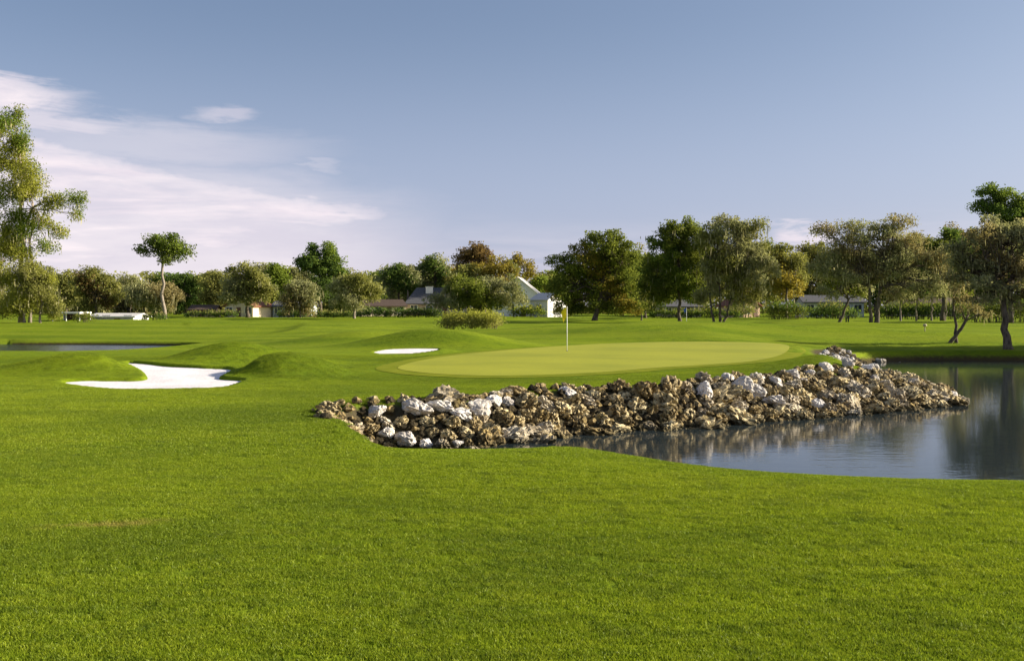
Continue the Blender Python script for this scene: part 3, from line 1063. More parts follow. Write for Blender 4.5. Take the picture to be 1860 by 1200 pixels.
def house(name, label, cat, px0, px1, py_eave, py_ridge, d, wall, roof, depth=9.0, yaw=0.0, gable_front=False, wins=2, door=True, chimney=None, overhang=0.45, hip=0.0):
    """one storey or two-storey house; local x along the front, -y towards the viewer"""
    xc = at((px0 + px1) / 2, d)
    w = (px1 - px0) / F * d / 2
    z0 = gz(xc, d)
    ze, zr = ht(py_eave, d) - z0, ht(py_ridge, d) - z0
    root = empty(name, (xc, d, z0))
    tag(root, label, cat, "houses beyond the fairway")
    root.rotation_euler = (0, 0, yaw)
    dep = depth
    mb = MB()
    mb.box(-w, w, 0, dep, -0.5, ze)
    if gable_front:
        mb.add([(-w, 0, ze), (w, 0, ze), (0, 0, zr - 0.06), (-w, dep, ze), (w, dep, ze), (0, dep, zr - 0.06)], [], [(0, 1, 2), (4, 3, 5)])
    else:
        mb.add([(-w, 0, ze), (-w, dep, ze), (-w, dep / 2, zr - 0.06), (w, 0, ze), (w, dep, ze), (w, dep / 2, zr - 0.06)], [], [(1, 0, 2), (3, 4, 5)])
    mb.build("wall", wall, root)
    rb = MB()
    o_, th = overhang, 0.22
    if gable_front:
        sl = (zr - ze) / w
        for s in (-1, 1):
            xo, zo = s * (w + o_), ze - sl * o_
            v = [(0, -o_, zr), (xo, -o_, zo), (xo, dep + o_, zo), (0, dep + o_, zr)]
            v += [(a, b_, c_ + th) for a, b_, c_ in v]
            rb.add(v, [(0, 1, 2, 3), (7, 6, 5, 4), (0, 4, 5, 1), (1, 5, 6, 2), (2, 6, 7, 3), (3, 7, 4, 0)])
    else:
        hd = dep / 2
        sl = (zr - ze) / hd
        hx = hip * w
        for s in (-1, 1):
            yo, zo = hd + s * (hd + o_), ze - sl * o_
            v = [(-w - o_ + hx, hd, zr), (-w - o_, yo, zo), (w + o_, yo, zo), (w + o_ - hx, hd, zr)]
            v += [(a, b_, c_ + th) for a, b_, c_ in v]
            rb.add(v, [(0, 1, 2, 3), (7, 6, 5, 4), (0, 4, 5, 1), (1, 5, 6, 2), (2, 6, 7, 3), (3, 7, 4, 0)])
        if hip:
            for s in (-1, 1):
                v = [(s * (w + o_ - hx), hd, zr + th), (s * (w + o_), -o_, ze - sl * o_ + th), (s * (w + o_), dep + o_, ze - sl * o_ + th)]
                rb.add(v, [], [(0, 1, 2) if s > 0 else (0, 2, 1)])
    r_obj = rb.build("roof", roof, root)
    if chimney:
        cx_, cw, top = chimney
        ch = MB().box(cx_ - cw, cx_ + cw, dep * 0.3, dep * 0.3 + 1.1, ze, zr + top).box(cx_ - cw - 0.1, cx_ + cw + 0.1, dep * 0.3 - 0.1, dep * 0.3 + 1.2, zr + top, zr + top + 0.15)
        ch.build("chimney", MATS['white'], r_obj)
    n = wins + (1 if door else 0)
    for i in range(n):
        xx = -w + 2 * w * (i + 0.5) / n
        ww = min(0.75, w / n * 0.62)
        if door and i == n // 2:
            dd = MB().box(xx - 0.5, xx + 0.5, -0.06, 0.02, 0, min(2.1, ze - 0.2)).build("door", MATS['door'], root)
            MB().box(xx + 0.32, xx + 0.40, -0.12, -0.06, 1.0, 1.08).build("handle", m_white, dd)
            continue
        zs, zt = max(0.7, ze * 0.33), min(ze - 0.25, max(0.7, ze * 0.33) + 1.5)
        f = MB().box(xx - ww - .1, xx + ww + .1, -0.05, 0.02, zt, zt + .1).box(xx - ww - .1, xx + ww + .1, -0.05, 0.02, zs - .1, zs)
        f.box(xx - ww - .1, xx - ww, -0.05, 0.02, zs, zt).box(xx + ww, xx + ww + .1, -0.05, 0.02, zs, zt).box(xx - .03, xx + .03, -0.045, 0.02, zs, zt)
        fo = f.build("window", m_white, root)
        MB().box(xx - ww, xx + ww, -0.02, 0.01, zs, zt).build("pane", m_glass, fo)
    return root


house("bungalow", "long low white bungalow half hidden behind the tall cypress trees", "house", 164, 242, 576, 571, 165, MATS['white'], MATS['pale'], 7, 0.0, wins=3)
# open-sided cart shelter with a pale flat roof
d = 158
xc, z0 = at(120, d), gz(at(120, d), d)
root = empty("cart_shelter", (xc, d, z0))
tag(root, "low open cart shelter with pale flat roof beside the white bungalow", "shelter", "houses beyond the fairway")
w = 26 / F * d
MB().box(-w, w, -0.2, 4.2, 1.15, 1.40).build("roof", MATS['white'], root)
for sx in (-w + .15, 0, w - .15):
    for sy in (0.0, 4.0):
        MB().box(sx - .07, sx + .07, sy - .07, sy + .07, -0.2, 1.15).build("post", MATS['white'], root)
MB().box(-w + .1, w - .1, 4.06, 4.2, -0.2, 1.15).build("back_wall", MATS['brown'], root)
house("cottage", "small peach cottage with low roof under the tall round pine", "house", 345, 388, 563, 555, 218, MATS['peach'], MATS['brown'], 8, 0.1, wins=2)
house("cottage", "cream cottage with red clay tile roof among grey oaks", "house", 405, 462, 556, 543, 218, MATS['cream'], MATS['red'], 9, -0.25, gable_front=True, wins=2)
house("bungalow", "blue grey bungalow behind a dark hedge under the broad dark green tree", "house", 496, 565, 557, 548, 225, MATS['grey'], MATS['slate'], 9, 0.05, wins=3)
house("bungalow", "cream bungalow with brown roof behind the dark hedge, lit at one end", "house", 656, 738, 556, 545, 226, MATS['cream'], MATS['brown'], 9, 0.35, wins=3)
house("house", "large house with broad dark roof and white chimney", "house", 738, 850, 551, 523, 236, MATS['tan'], MATS['slate'], 13, 0.04, wins=3, chimney=(-2.0, 0.85, 0.3), hip=0.35)
house("gabled_house", "tall white gabled house with pale sloping roof beside the dark oak", "house", 894, 986, 541, 504, 232, MATS['white'], MATS['pale'], 12, -0.10, gable_front=True, wins=3, overhang=0.5)
house("annex", "small bright white annex in front of the tall gabled house", "house", 958, 1000, 545, 533, 214, MATS['white'], MATS['pale'], 6, -0.75, wins=1, door=False, overhang=0.3)
house("bungalow", "tan bungalow glimpsed behind the oak trunks past the green", "house", 1205, 1275, 557, 546, 226, MATS['tan'], MATS['slate'], 9, 0.1, wins=3)
house("cottage", "peach cottage with white trim behind the mossy oak", "house", 1346, 1384, 555, 545, 205, MATS['peach'], MATS['red'], 8, 0.45, gable_front=True, wins=1)
house("bungalow", "long grey bungalow behind the grey mossy oak on the far turf", "house", 1462, 1568, 549, 537, 205, MATS['grey'], MATS['slate'], 9, -0.08, wins=4)
house("bungalow", "dim brown bungalow deep behind the mossy trunks by the pond", "house", 1640, 1800, 552, 540, 200, MATS['tan'], MATS['brown'], 9, 0.02, wins=4)


# ------------------------------------------------------------------ trees
def leaf_material(name, lo, hi, trans=0.42):
    m, T, b = material(name)
    a = T.node('ShaderNodeAttribute', attribute_name='tint')
    T.n.remove(b)
    c = T.mix(a.outputs['Fac'], lo, hi)
    df = T.node('ShaderNodeBsdfDiffuse')
    tr = T.node('ShaderNodeBsdfTranslucent')
    T.put(df.inputs[0], c)
    T.put(tr.inputs[0], T.mix(0.35, c, (hi[0] * 1.2, hi[1] * 1.2, hi[2] * 0.6)))
    ms = T.node('ShaderNodeMixShader')
    ms.inputs[0].default_value = trans
    T.l.new(df.outputs[0], ms.inputs[1])
    T.l.new(tr.outputs[0], ms.inputs[2])
    T.l.new(ms.outputs[0], T.n['Material Output'].inputs[0])
    return m


LEAF = {
    'dark': leaf_material("dark_oak_leaves", (0.052, 0.081, 0.019), (0.251, 0.280, 0.048)),
    'deep': leaf_material("deep_green_leaves", (0.044, 0.085, 0.025), (0.164, 0.230, 0.048)),
    'olive': leaf_material("olive_leaves", (0.114, 0.127, 0.038), (0.358, 0.351, 0.100)),
    'grey': leaf_material("grey_green_leaves", (0.143, 0.152, 0.076), (0.413, 0.410, 0.198)),
    'rust': leaf_material("rusty_leaves", (0.115, 0.082, 0.034), (0.280, 0.190, 0.078)),
    'gold': leaf_material("golden_leaves", (0.135, 0.115, 0.021), (0.390, 0.312, 0.060)),
    'lime': leaf_material("yellow_green_leaves", (0.150, 0.170, 0.026), (0.440, 0.440, 0.085), 0.5),
    'green': leaf_material("fresh_green_leaves", (0.080, 0.133, 0.020), (0.262, 0.322, 0.051)),
    'pine': leaf_material("pine_needles", (0.059, 0.085, 0.024), (0.210, 0.247, 0.063)),
    'moss': leaf_material("hanging_moss", (0.182, 0.169, 0.090), (0.448, 0.414, 0.224), 0.25),
    'brown': leaf_material("mossy_brown_leaves", (0.137, 0.117, 0.051), (0.370, 0.312, 0.146)),
}
m_bark, T, b = material("bark")
g = T.node('ShaderNodeNewGeometry')
nz = T.noise(T.mapping(g.outputs['Position'], (6, 6, 1.2)), 1.5, 4.0, 0.65)
T.put(b.inputs['Base Color'], T.mix(T.ss(nz, 0.3, 0.7), (0.045, 0.036, 0.027), (0.165, 0.135, 0.10)))
b.inputs['Roughness'].default_value = 0.95
m_bark_pale, T, b = material("pale_bark")
g = T.node('ShaderNodeNewGeometry')
nz = T.noise(T.mapping(g.outputs['Position'], (6, 6, 1.2)), 1.5, 4.0, 0.65)
T.put(b.inputs['Base Color'], T.mix(T.ss(nz, 0.3, 0.7), (0.15, 0.12, 0.095), (0.34, 0.29, 0.23)))
b.inputs['Roughness'].default_value = 0.95


def leaf_quads(rng, pos, size, up=0.35, aspect=0.55):
    n = len(pos)
    nrm = rng.normal(size=(n, 3))
    nrm[:, 2] += up
    nrm /= np.linalg.norm(nrm, axis=1)[:, None]
    a = np.cross(nrm, rng.normal(size=(n, 3)))
    a /= np.linalg.norm(a, axis=1)[:, None] + 1e-9
    b_ = np.cross(nrm, a)
    s = size * rng.uniform(0.6, 1.35, size=(n, 1))
    v = np.stack([pos - a * s * 0.5, pos + b_ * s * aspect * 0.5 + a * s * 0.08, pos + a * s * 0.5, pos - b_ * s * aspect * 0.5 + a * s * 0.08], 1).reshape(-1, 3)
    q = np.arange(4 * n).reshape(n, 4)
    return v, q


def crown_points(rng, lobes, n_leaves, cl_r, hollow=0.5, flat=0.75, n_cl_f=1.0):
    """lobes: (x,y,z,rx,ry,rz) -> leaf positions, tint, cluster centres"""
    area = np.array([l[3] * l[5] for l in lobes])
    share = area / area.sum()
    P, Tn, C = [], [], []
    for l, sh in zip(lobes, share):
        ctr, rad = np.array(l[:3]), np.array(l[3:])
        ncl = max(4, int(n_cl_f * rad[0] * rad[2] / cl_r ** 2 * 2.6))
        dv = rng.normal(size=(ncl, 3))
        dv /= np.linalg.norm(dv, axis=1)[:, None]
        low = (dv[:, 2] < -0.35) & (rng.random(ncl) < 0.3)
        dv[low, 2] *= -0.4
        rr_ = 0.92 * rng.uniform(hollow ** 2, 1.0, size=(ncl, 1)) ** 0.5
        cc = ctr + dv * rad * rr_
        k = max(6, int(n_leaves * sh / ncl))
        cr = cl_r * rng.uniform(0.7, 1.3, size=(ncl, 1, 1))
        off = np.clip(rng.normal(size=(ncl, k, 3)), -1.7, 1.7) * 0.62
        off[..., 2] *= flat
        pos = cc[:, None, :] + off * cr
        tint = rng.uniform(0.0, 0.75, size=(ncl, 1)) + rng.uniform(-0.15, 0.3, size=(ncl, k))
        P.append(pos.reshape(-1, 3))
        Tn.append(np.clip(tint, 0, 1).ravel())
        C.append(cc)
    return np.vstack(P), np.concatenate(Tn), np.vstack(C)


def limb(rng, a, b_, r0, r1, n=6, wob=0.035, sag=0.0):
    a, b_ = np.asarray(a, float), np.asarray(b_, float)
    u = np.linspace(0, 1, n)[:, None]
    ln = np.linalg.norm(b_ - a)
    p = a * (1 - u) + b_ * u
    w = rng.normal(size=(n, 3)) * wob * ln * np.sin(u * math.pi)
    p = p + w
    p[:, 2] += (np.sin(u * math.pi) * sag * ln)[:, 0]
    return p, np.linspace(r0, r1, n)


def auto_lobes(rng, L_, R_, T_, B_, n=7):
    cx_, cy_ = (L_ + R_) / 2, (T_ + B_) / 2
    hw, hh = (R_ - L_) / 2, (B_ - T_) / 2
    out = [(cx_, cy_ + hh * 0.05, hw * 0.62, hh * 0.72)]
    for i in range(n):
        a = math.pi * (i + 0.5) / n + rng.uniform(-0.15, 0.15)
        k = rng.uniform(0.50, 0.72)
        r_ = rng.uniform(0.26, 0.42)
        out.append((cx_ - math.cos(a) * hw * k, cy_ + hh * 0.25 - math.sin(a) * hh * (k + 0.18), hw * r_ * 1.05, hh * r_))
    for s in (-1, 1):
        out.append((cx_ + s * hw * rng.uniform(0.35, 0.55), cy_ + hh * rng.uniform(0.35, 0.6), hw * 0.38, hh * 0.32))
    return out


TREE_N = [0]


def tree(name, label, d, base_px, lobes, leaf, leaf2=None, trunk=6.0, bark=None, moss=0.0, dens=1.0, size=1.0, hollow=0.45, stems=None, group="trees beyond the fairway",
         cl_f=0.30, twig=0.0, cat="tree", base_d=None, depth=0.85, n_cl=1.0, flat=0.75):
    """lobes in photo pixels at distance d (real size follows); stems: extra trunks [(base_px, top_px, top_py, width)]"""
    TREE_N[0] += 1
    rng = np.random.default_rng(1000 + TREE_N[0])
    if isinstance(lobes, tuple) and len(lobes) == 4:
        lobes = auto_lobes(rng, *lobes)
    s = d / F
    bx = at(base_px, d)
    bz = gz(bx, d)
    root = empty(name, (bx, d, bz))
    tag(root, label, cat, group)
    org = np.array([bx, d, bz])
    wl = []
    area_px = 0.0
    mx = max(l[2] for l in lobes)
    for (px, py, rx, ry) in lobes:
        jit = rng.uniform(-1, 1) * max(0.0, mx * 1.1 - rx * 0.5) * s * depth * 0.6
        wl.append((at(px, d), d + jit, ht(py, d), rx * s, rx * s * depth, ry * s))
        area_px += math.pi * rx * ry
    n_leaves = int(min(45000, max(700, area_px * 1.15 * dens)))
    P, Tn, C = crown_points(rng, wl, n_leaves, 9.5 * s * (cl_f / 0.30), hollow, flat, n_cl)
    P[:, 2] = np.maximum(P[:, 2], bz + 0.25)
    lsz = 3.9 * s * size
    v, q = leaf_quads(rng, P - org, lsz)
    if leaf2:
        k = rng.random(len(C))
        # second foliage tone for some whole clumps
        near = rng.random(len(P)) < 0.0
        cl_id = np.repeat(np.arange(len(C)), [0] * 0) if False else None
        sel = (np.sin(P[:, 0] * 0.9 / (s * 20) + P[:, 2] * 0.7 / (s * 18) + rng.uniform(0, 6)) + rng.normal(size=len(P)) * 0.35) > leaf2[1]
        me = make_mesh("crown", v, q, LEAF[leaf], False, {"tint": ('FACE', 'FLOAT', Tn.astype(np.float32))})
        me.materials.append(LEAF[leaf2[0]])
        me.polygons.foreach_set("material_index", sel.astype(np.int32))
    else:
        me = make_mesh("crown", v, q, LEAF[leaf], False, {"tint": ('FACE', 'FLOAT', Tn.astype(np.float32))})
    link("crown", me, root)
    # trunk and limbs
    mb = MB()
    tw = trunk * s / 2
    allz = [l[2] for l in wl]
    cxm = float(np.average([l[0] for l in wl], weights=[l[3] for l in wl]))
    czm = float(np.average(allz, weights=[l[3] for l in wl]))
    forks = []
    if stems is None:
        stems = [(base_px, None, None, trunk)]
    for (spx, tpx, tpy, sw) in stems:
        b0 = np.array([at(spx, d) - bx, 0, -0.3])
        tx = (cxm * 0.5 + at(spx, d) * 0.5 - bx) if tpx is None else at(tpx, d) - bx
        tz = (czm - bz) * 0.72 if tpy is None else ht(tpy, d) - bz
        e = np.array([tx, rng.uniform(-0.5, 0.5), tz])
        p, r_ = limb(rng, b0, e, sw * s / 2 * 1.05, sw * s / 2 * 0.62, 8, 0.02)
        r_[0] *= 1.5
        r_[1] *= 1.12
        mb.tube(p, r_, 8)
        forks.append((e, sw * s / 2 * 0.62))
    for l in wl:
        tgt = np.array(l[:3]) - org
        f, fr = min(forks, key=lambda q_: np.linalg.norm(q_[0] - tgt))
        p, r_ = limb(rng, f, tgt, fr * 0.75, fr * 0.28, 6, 0.06, 0.05)
        mb.tube(p, r_, 5, False)
        own = [c for c in C if np.all(np.abs(c - np.array(l[:3])) <= np.array(l[3:]) * 1.01)]
        for c in own[:int(len(own) * (0.45 + twig))]:
            p2, r2 = limb(rng, p[rng.integers(2, 6)], c - org, fr * 0.28, fr * 0.07, 4, 0.08)
            mb.tube(p2, r2, 4, False)
    mb.build("trunk", bark or m_bark, root, True)
    if moss > 0:
        nm = int(len(C) * 3 * moss)
        idx = rng.integers(0, len(C), nm)
        top = C[idx] - org + rng.normal(size=(nm, 3)) * np.array([1.2, 1.2, 0.5]) * lsz * 2
        keep = top[:, 2] > 1.6
        top = top[keep]
        nm = len(top)
        ln = rng.uniform(4, 15, size=nm) * s * (0.8 + 0.4 * moss)
        ln = np.minimum(ln, top[:, 2] - 0.7)
        wd = rng.uniform(0.9, 2.4, size=nm) * s
        an = rng.uniform(0, math.pi, size=nm)
        ax_ = np.stack([np.cos(an), np.sin(an), np.zeros(nm)], -1) * wd[:, None] * 0.5
        dn_ = np.stack([rng.normal(size=nm) * 0.08 * ln, rng.normal(size=nm) * 0.08 * ln, -ln], -1)
        vv = np.stack([top - ax_ * 0.5, top + ax_ * 0.5, top + dn_ * 0.45 + ax_, top + dn_, top + dn_ * 0.5 - ax_], 1).reshape(-1, 3)
        qq = np.arange(5 * nm).reshape(nm, 5)
        tm = rng.uniform(0, 1, nm).astype(np.float32)
        link("hanging_moss", make_mesh("hanging_moss", vv, qq, LEAF['moss'], False, {"tint": ('FACE', 'FLOAT', tm)}), root)["kind"] = "stuff"
    return root


G1 = "tall cypress trees at the frame edge"
# tall airy cypresses at the left edge
tree("cypress_tree", "tall airy yellow green cypress reaching a long bare limb over the fairway", 118, 40,
     [(22, 215, 26, 22), (-8, 235, 40, 34), (50, 262, 24, 18), (20, 300, 48, 26), (55, 318, 26, 18), (60, 350, 26, 20), (18, 352, 44, 26), (95, 372, 24, 15), (128, 366, 24, 13),
      (158, 364, 18, 10), (150, 392, 14, 10), (96, 422, 18, 16), (72, 402, 22, 18), (36, 398, 36, 22), (84, 452, 18, 16), (20, 455, 30, 24), (62, 490, 22, 20), (-30, 290, 34, 30), (-30, 400, 34, 34), (48, 425, 26, 22), (30, 270, 30, 24), (40, 335, 34, 22), (10, 420, 26, 24), (50, 460, 26, 22)],
     'lime', ('green', 0.45), trunk=8, bark=m_bark_pale, moss=0.9, dens=1.5, size=0.9, hollow=0.1, group=G1, cl_f=0.33, stems=[(38, 30, 250, 8), (54, 56, 378, 5)], n_cl=1.0, flat=1.1)
tree("cypress_tree", "lower bushy yellow green cypress hung with moss at the tall cypress's foot", 116, 74,
     [(70, 530, 34, 36), (40, 545, 34, 30), (92, 555, 22, 24), (60, 500, 26, 26), (30, 505, 26, 26), (88, 515, 16, 20), (20, 560, 30, 18)],
     'lime', ('olive', 0.35), trunk=5, bark=m_bark_pale, moss=0.9, dens=0.95, size=0.9, hollow=0.2, group=G1, cl_f=0.28, flat=1.1, stems=[(74, 70, 520, 4), (46, 40, 515, 4)])
tree("cypress_tree", "mossy cypress half cut off by the frame's left edge", 121, -8,
     [(-20, 470, 34, 40), (8, 500, 22, 30), (-6, 540, 32, 32), (-40, 520, 40, 40), (10, 440, 20, 24)],
     'olive', ('lime', 0.2), trunk=8, bark=m_bark_pale, moss=1.2, dens=0.95, size=0.9, hollow=0.2, group=G1, cl_f=0.28, flat=1.1)

G2 = "trees beyond the fairway"
tree("oak_tree", "slim olive oak just beyond the cypress trees", 210, 120, (96, 146, 486, 574), 'olive', trunk=4, moss=0.3)
tree("oak_tree", "rounded olive oak with rusty side above the white bungalow", 190, 176, (130, 222, 485, 574), 'olive', ('rust', 0.75), trunk=6, moss=0.3)
tree("oak_tree", "small wispy oak hung with moss between bungalow and pine", 200, 236, [(238, 505, 17, 9), (225, 512, 10, 8), (250, 520, 12, 10), (240, 535, 16, 14)], 'grey', trunk=3, moss=0.8, dens=0.7)
tree("pine_tree", "tall lone pine with bare trunk and flat round crown", 185, 298,
     [(298, 434, 25, 15), (278, 448, 18, 11), (320, 447, 18, 11), (300, 456, 30, 12), (262, 453, 12, 8), (334, 459, 14, 9), (318, 470, 17, 7), (296, 470, 14, 8)],
     'pine', ('green', 0.7), trunk=6.5, bark=m_bark_pale, dens=1.25, hollow=0.3, cl_f=0.36, stems=[(299, 296, 462, 6.5)])
tree("mossy_oak", "low brown mossy oak round the foot of the lone pine", 188, 268, (226, 332, 508, 572), 'brown', ('grey', 0.3), trunk=5, moss=1.0, stems=[(262, 262, 545, 4), (284, 286, 545, 4)])
tree("oak_tree", "dense dark green oak right behind the lone pine", 235, 338, (286, 388, 486, 574), 'deep', ('olive', 0.6), trunk=6)
tree("oak_tree", "narrow olive oak next to the dense dark oak", 228, 392, (366, 420, 494, 572), 'olive', trunk=4)
tree("oak_tree", "broad grey olive oak above the cream cottage", 205, 450, (398, 508, 474, 566), 'grey', ('olive', 0.2), trunk=7, moss=0.4)
tree("maple_tree", "bright green crown showing behind the broad grey olive oak", 250, 500, (474, 530, 472, 565), 'green', ('lime', 0.3), trunk=5)
tree("camphor_tree", "broad dark green tree standing higher than its neighbours", 225, 583,
     [(582, 462, 30, 20), (560, 480, 24, 18), (604, 478, 22, 18), (548, 474, 14, 12), (585, 490, 38, 24), (590, 520, 30, 24), (570, 452, 14, 9), (598, 454, 16, 9), (613, 492, 14, 12)],
     'deep', ('green', 0.55), trunk=7, dens=1.15)
tree("mossy_oak", "mossy brown oak in front of the broad dark green tree", 195, 536, (508, 580, 505, 576), 'brown', ('grey', 0.1), trunk=4, moss=0.7, stems=[(524, 526, 548, 3), (546, 545, 548, 3)])
tree("oak_tree", "spreading grey olive oak on a pale trunk beside the dark hedge", 178, 643,
     [(645, 522, 40, 22), (618, 530, 24, 20), (675, 530, 26, 20), (640, 545, 44, 18), (660, 508, 22, 12), (630, 510, 18, 10)], 'grey', ('olive', 0.3), trunk=4.5, bark=m_bark_pale, moss=0.4)
tree("oak_tree", "small fresh green crown behind the spreading grey olive oak", 255, 682, (656, 706, 486, 565), 'green', trunk=4)
tree("oak_tree", "grey green oak over the cream and brown bungalow", 246, 722, (690, 766, 468, 560), 'grey', ('deep', 0.3), trunk=6)
tree("oak_tree", "grey green oak rising behind the white chimney", 252, 790, (752, 830, 458, 550), 'grey', ('deep', 0.5), trunk=6)
tree("cypress_tree", "tall rust red cypress crown above the olive trees", 270, 862, [(862, 462, 26, 18), (845, 468, 20, 20), (882, 470, 20, 20), (862, 490, 36, 26), (866, 450, 14, 8)], 'rust', ('brown', 0.4), trunk=6)
tree("oak_tree", "large yellow olive oak above the big house roof", 245, 880, [(865, 500, 36, 26), (905, 492, 30, 26), (835, 505, 26, 22), (930, 500, 22, 22), (885, 520, 50, 24)], 'gold', ('olive', 0.0), trunk=6, moss=0.4)
tree("elm_tree", "sparse golden tree behind the tall gabled house", 262, 950, [(945, 470, 16, 14), (962, 485, 16, 12), (936, 480, 14, 14), (950, 498, 24, 16)], 'gold', trunk=4, dens=0.6, twig=0.3)
tree("oak_tree", "low wide dark grey oak in front of the big house", 205, 862,
     [(862, 530, 46, 24), (818, 538, 34, 22), (905, 536, 30, 24), (790, 548, 18, 14), (860, 550, 60, 16), (840, 515, 26, 14), (890, 512, 26, 14), (922, 548, 16, 16), (928, 525, 18, 24), (942, 548, 14, 12)], 'grey', ('dark', -0.2), trunk=6, moss=0.2, dens=0.95,
     stems=[(850, 850, 540, 4), (872, 874, 540, 4)])
tree("oak_tree", "small green tree right behind the gabled roof", 270, 978, (962, 1000, 498, 545), 'green', trunk=3)

tree("live_oak", "massive rounded dark oak with sunlit yellow top beside the gabled house", 152, 1082,
     [(1095, 452, 50, 30), (1055, 470, 40, 32), (1130, 470, 44, 34), (1035, 510, 38, 36), (1010, 475, 18, 14), (1008, 530, 22, 26), (1085, 505, 60, 40), (1140, 515, 40, 38), (1060, 545, 50, 22), (1110, 432, 26, 12),
      (1120, 548, 44, 20), (1075, 434, 22, 10), (1030, 556, 32, 16), (1150, 556, 30, 16), (1095, 562, 40, 12)], 'dark', ('gold', 0.72), trunk=9, dens=1.25, hollow=0.55, stems=[(1080, 1092, 530, 9)])
tree("live_oak", "dark oak with straight trunk at the middle of the oak group", 132, 1235,
     [(1235, 425, 38, 26), (1205, 448, 34, 30), (1265, 440, 34, 30), (1192, 490, 34, 34), (1240, 480, 48, 40), (1225, 520, 42, 28), (1262, 520, 34, 26), (1218, 414, 16, 10), (1248, 404, 16, 8), (1200, 545, 30, 20), (1180, 520, 24, 24), (1265, 545, 22, 14)],
     'dark', ('green', 0.6), trunk=6.5, dens=1.1, moss=0.4, hollow=0.5)
tree("live_oak", "tall mossy grey oak with several trunks past the green", 128, 1305,
     [(1318, 415, 40, 24), (1352, 425, 34, 26), (1375, 412, 16, 12), (1290, 440, 34, 28), (1340, 465, 48, 34), (1375, 470, 26, 34), (1300, 490, 42, 34), (1350, 505, 42, 26), (1318, 525, 44, 20), (1296, 408, 16, 10), (1370, 530, 30, 18), (1345, 545, 26, 12), (1280, 540, 22, 14), (1395, 490, 16, 20)],
     'grey', ('olive', 0.2), trunk=6, dens=0.85, moss=1.3, hollow=0.4, stems=[(1297, 1290, 530, 4.5), (1308, 1306, 525, 5), (1313, 1332, 530, 4)])
tree("oak_tree", "dark shaded oak filling the gap behind the oak group", 185, 1172, (1106, 1236, 452, 576), 'deep', ('dark', 0.0), trunk=5, dens=1.2)
tree("oak_tree", "golden olive oak lit from the side behind the mossy oak", 200, 1428, [(1430, 465, 30, 20), (1408, 490, 26, 30), (1450, 490, 26, 30), (1430, 520, 38, 26), (1418, 455, 14, 10)], 'olive', ('gold', 0.1), trunk=5, moss=0.5)
tree("oak_tree", "small yellow shrub-like tree low beneath the massive dark oak", 170, 1165, [(1165, 540, 16, 14), (1150, 552, 14, 10), (1180, 552, 14, 10)], 'gold', ('olive', 0.2), trunk=3, dens=0.8)

tree("live_oak", "broad grey twiggy oak with twin trunks on the far turf", 112, 1588,
     [(1600, 420, 52, 26), (1540, 425, 40, 26), (1650, 440, 42, 30), (1500, 420, 28, 18), (1560, 460, 50, 34), (1620, 470, 54, 34), (1515, 465, 34, 30), (1690, 470, 36, 34), (1700, 515, 26, 24), (1665, 530, 26, 16), (1585, 500, 56, 26), (1655, 505, 40, 22),
      (1530, 505, 34, 22), (1630, 402, 30, 10), (1490, 490, 24, 26), (1500, 530, 24, 14), (1620, 535, 30, 12)],
     'grey', ('brown', 0.45), trunk=9, dens=0.56, moss=0.9, hollow=0.25, stems=[(1583, 1578, 520, 7), (1591, 1602, 515, 9)], twig=0.5, size=0.9)
tree("oak_tree", "slender oak with leaning dark trunk beside the broad grey oak", 118, 1522, [(1545, 510, 26, 18), (1515, 520, 26, 16), (1565, 530, 24, 14), (1500, 500, 20, 16)], 'grey', ('dark', 0.1), trunk=6, dens=0.7, moss=0.6,
     stems=[(1521, 1541, 545, 6)])
tree("oak_tree", "dark oak crown rising behind the broad grey oak and the pond", 150, 1712, (1670, 1770, 405, 560), 'deep', ('dark', 0.1), trunk=7, dens=1.1)
tree("pine_tree", "tallest dark green tree at the right edge above the mossy oak", 128, 1835,
     [(1805, 350, 28, 18), (1840, 360, 30, 22), (1795, 372, 20, 16), (1830, 385, 46, 22), (1870, 372, 30, 26), (1850, 420, 60, 34), (1900, 400, 40, 40)], 'deep', ('green', 0.3), trunk=9, dens=1.1)
tree("live_oak", "near mossy oak with slim dark trunk on the pond's far bank", 60, 1833,
     [(1835, 425, 58, 30), (1780, 430, 36, 26), (1880, 430, 50, 34), (1760, 475, 34, 26), (1810, 480, 50, 32), (1865, 490, 46, 32), (1775, 515, 34, 20), (1830, 525, 48, 18), (1890, 530, 40, 20), (1800, 400, 22, 12), (1745, 450, 24, 22), (1745, 505, 22, 24), (1785, 545, 30, 14), (1850, 550, 30, 10)],
     'grey', ('brown', 0.2), trunk=16, dens=0.40, moss=0.8, hollow=0.3, stems=[(1833, 1826, 525, 15)], twig=0.45, size=1.25, group="trees on the pond's far bank")
tree("leaning_oak", "small crooked oak leaning out with tan mossy tufts on the pond's far bank", 64, 1722,
     [(1742, 520, 20, 14), (1750, 545, 22, 12), (1770, 560, 20, 8), (1735, 500, 14, 12), (1790, 572, 14, 6), (1740, 560, 10, 8)],
     'brown', ('grey', 0.3), trunk=9, dens=0.5, moss=1.2, hollow=0.1, size=1.0, stems=[(1720, 1752, 582, 8), (1737, 1737, 540, 6)], group="trees on the pond's far bank")
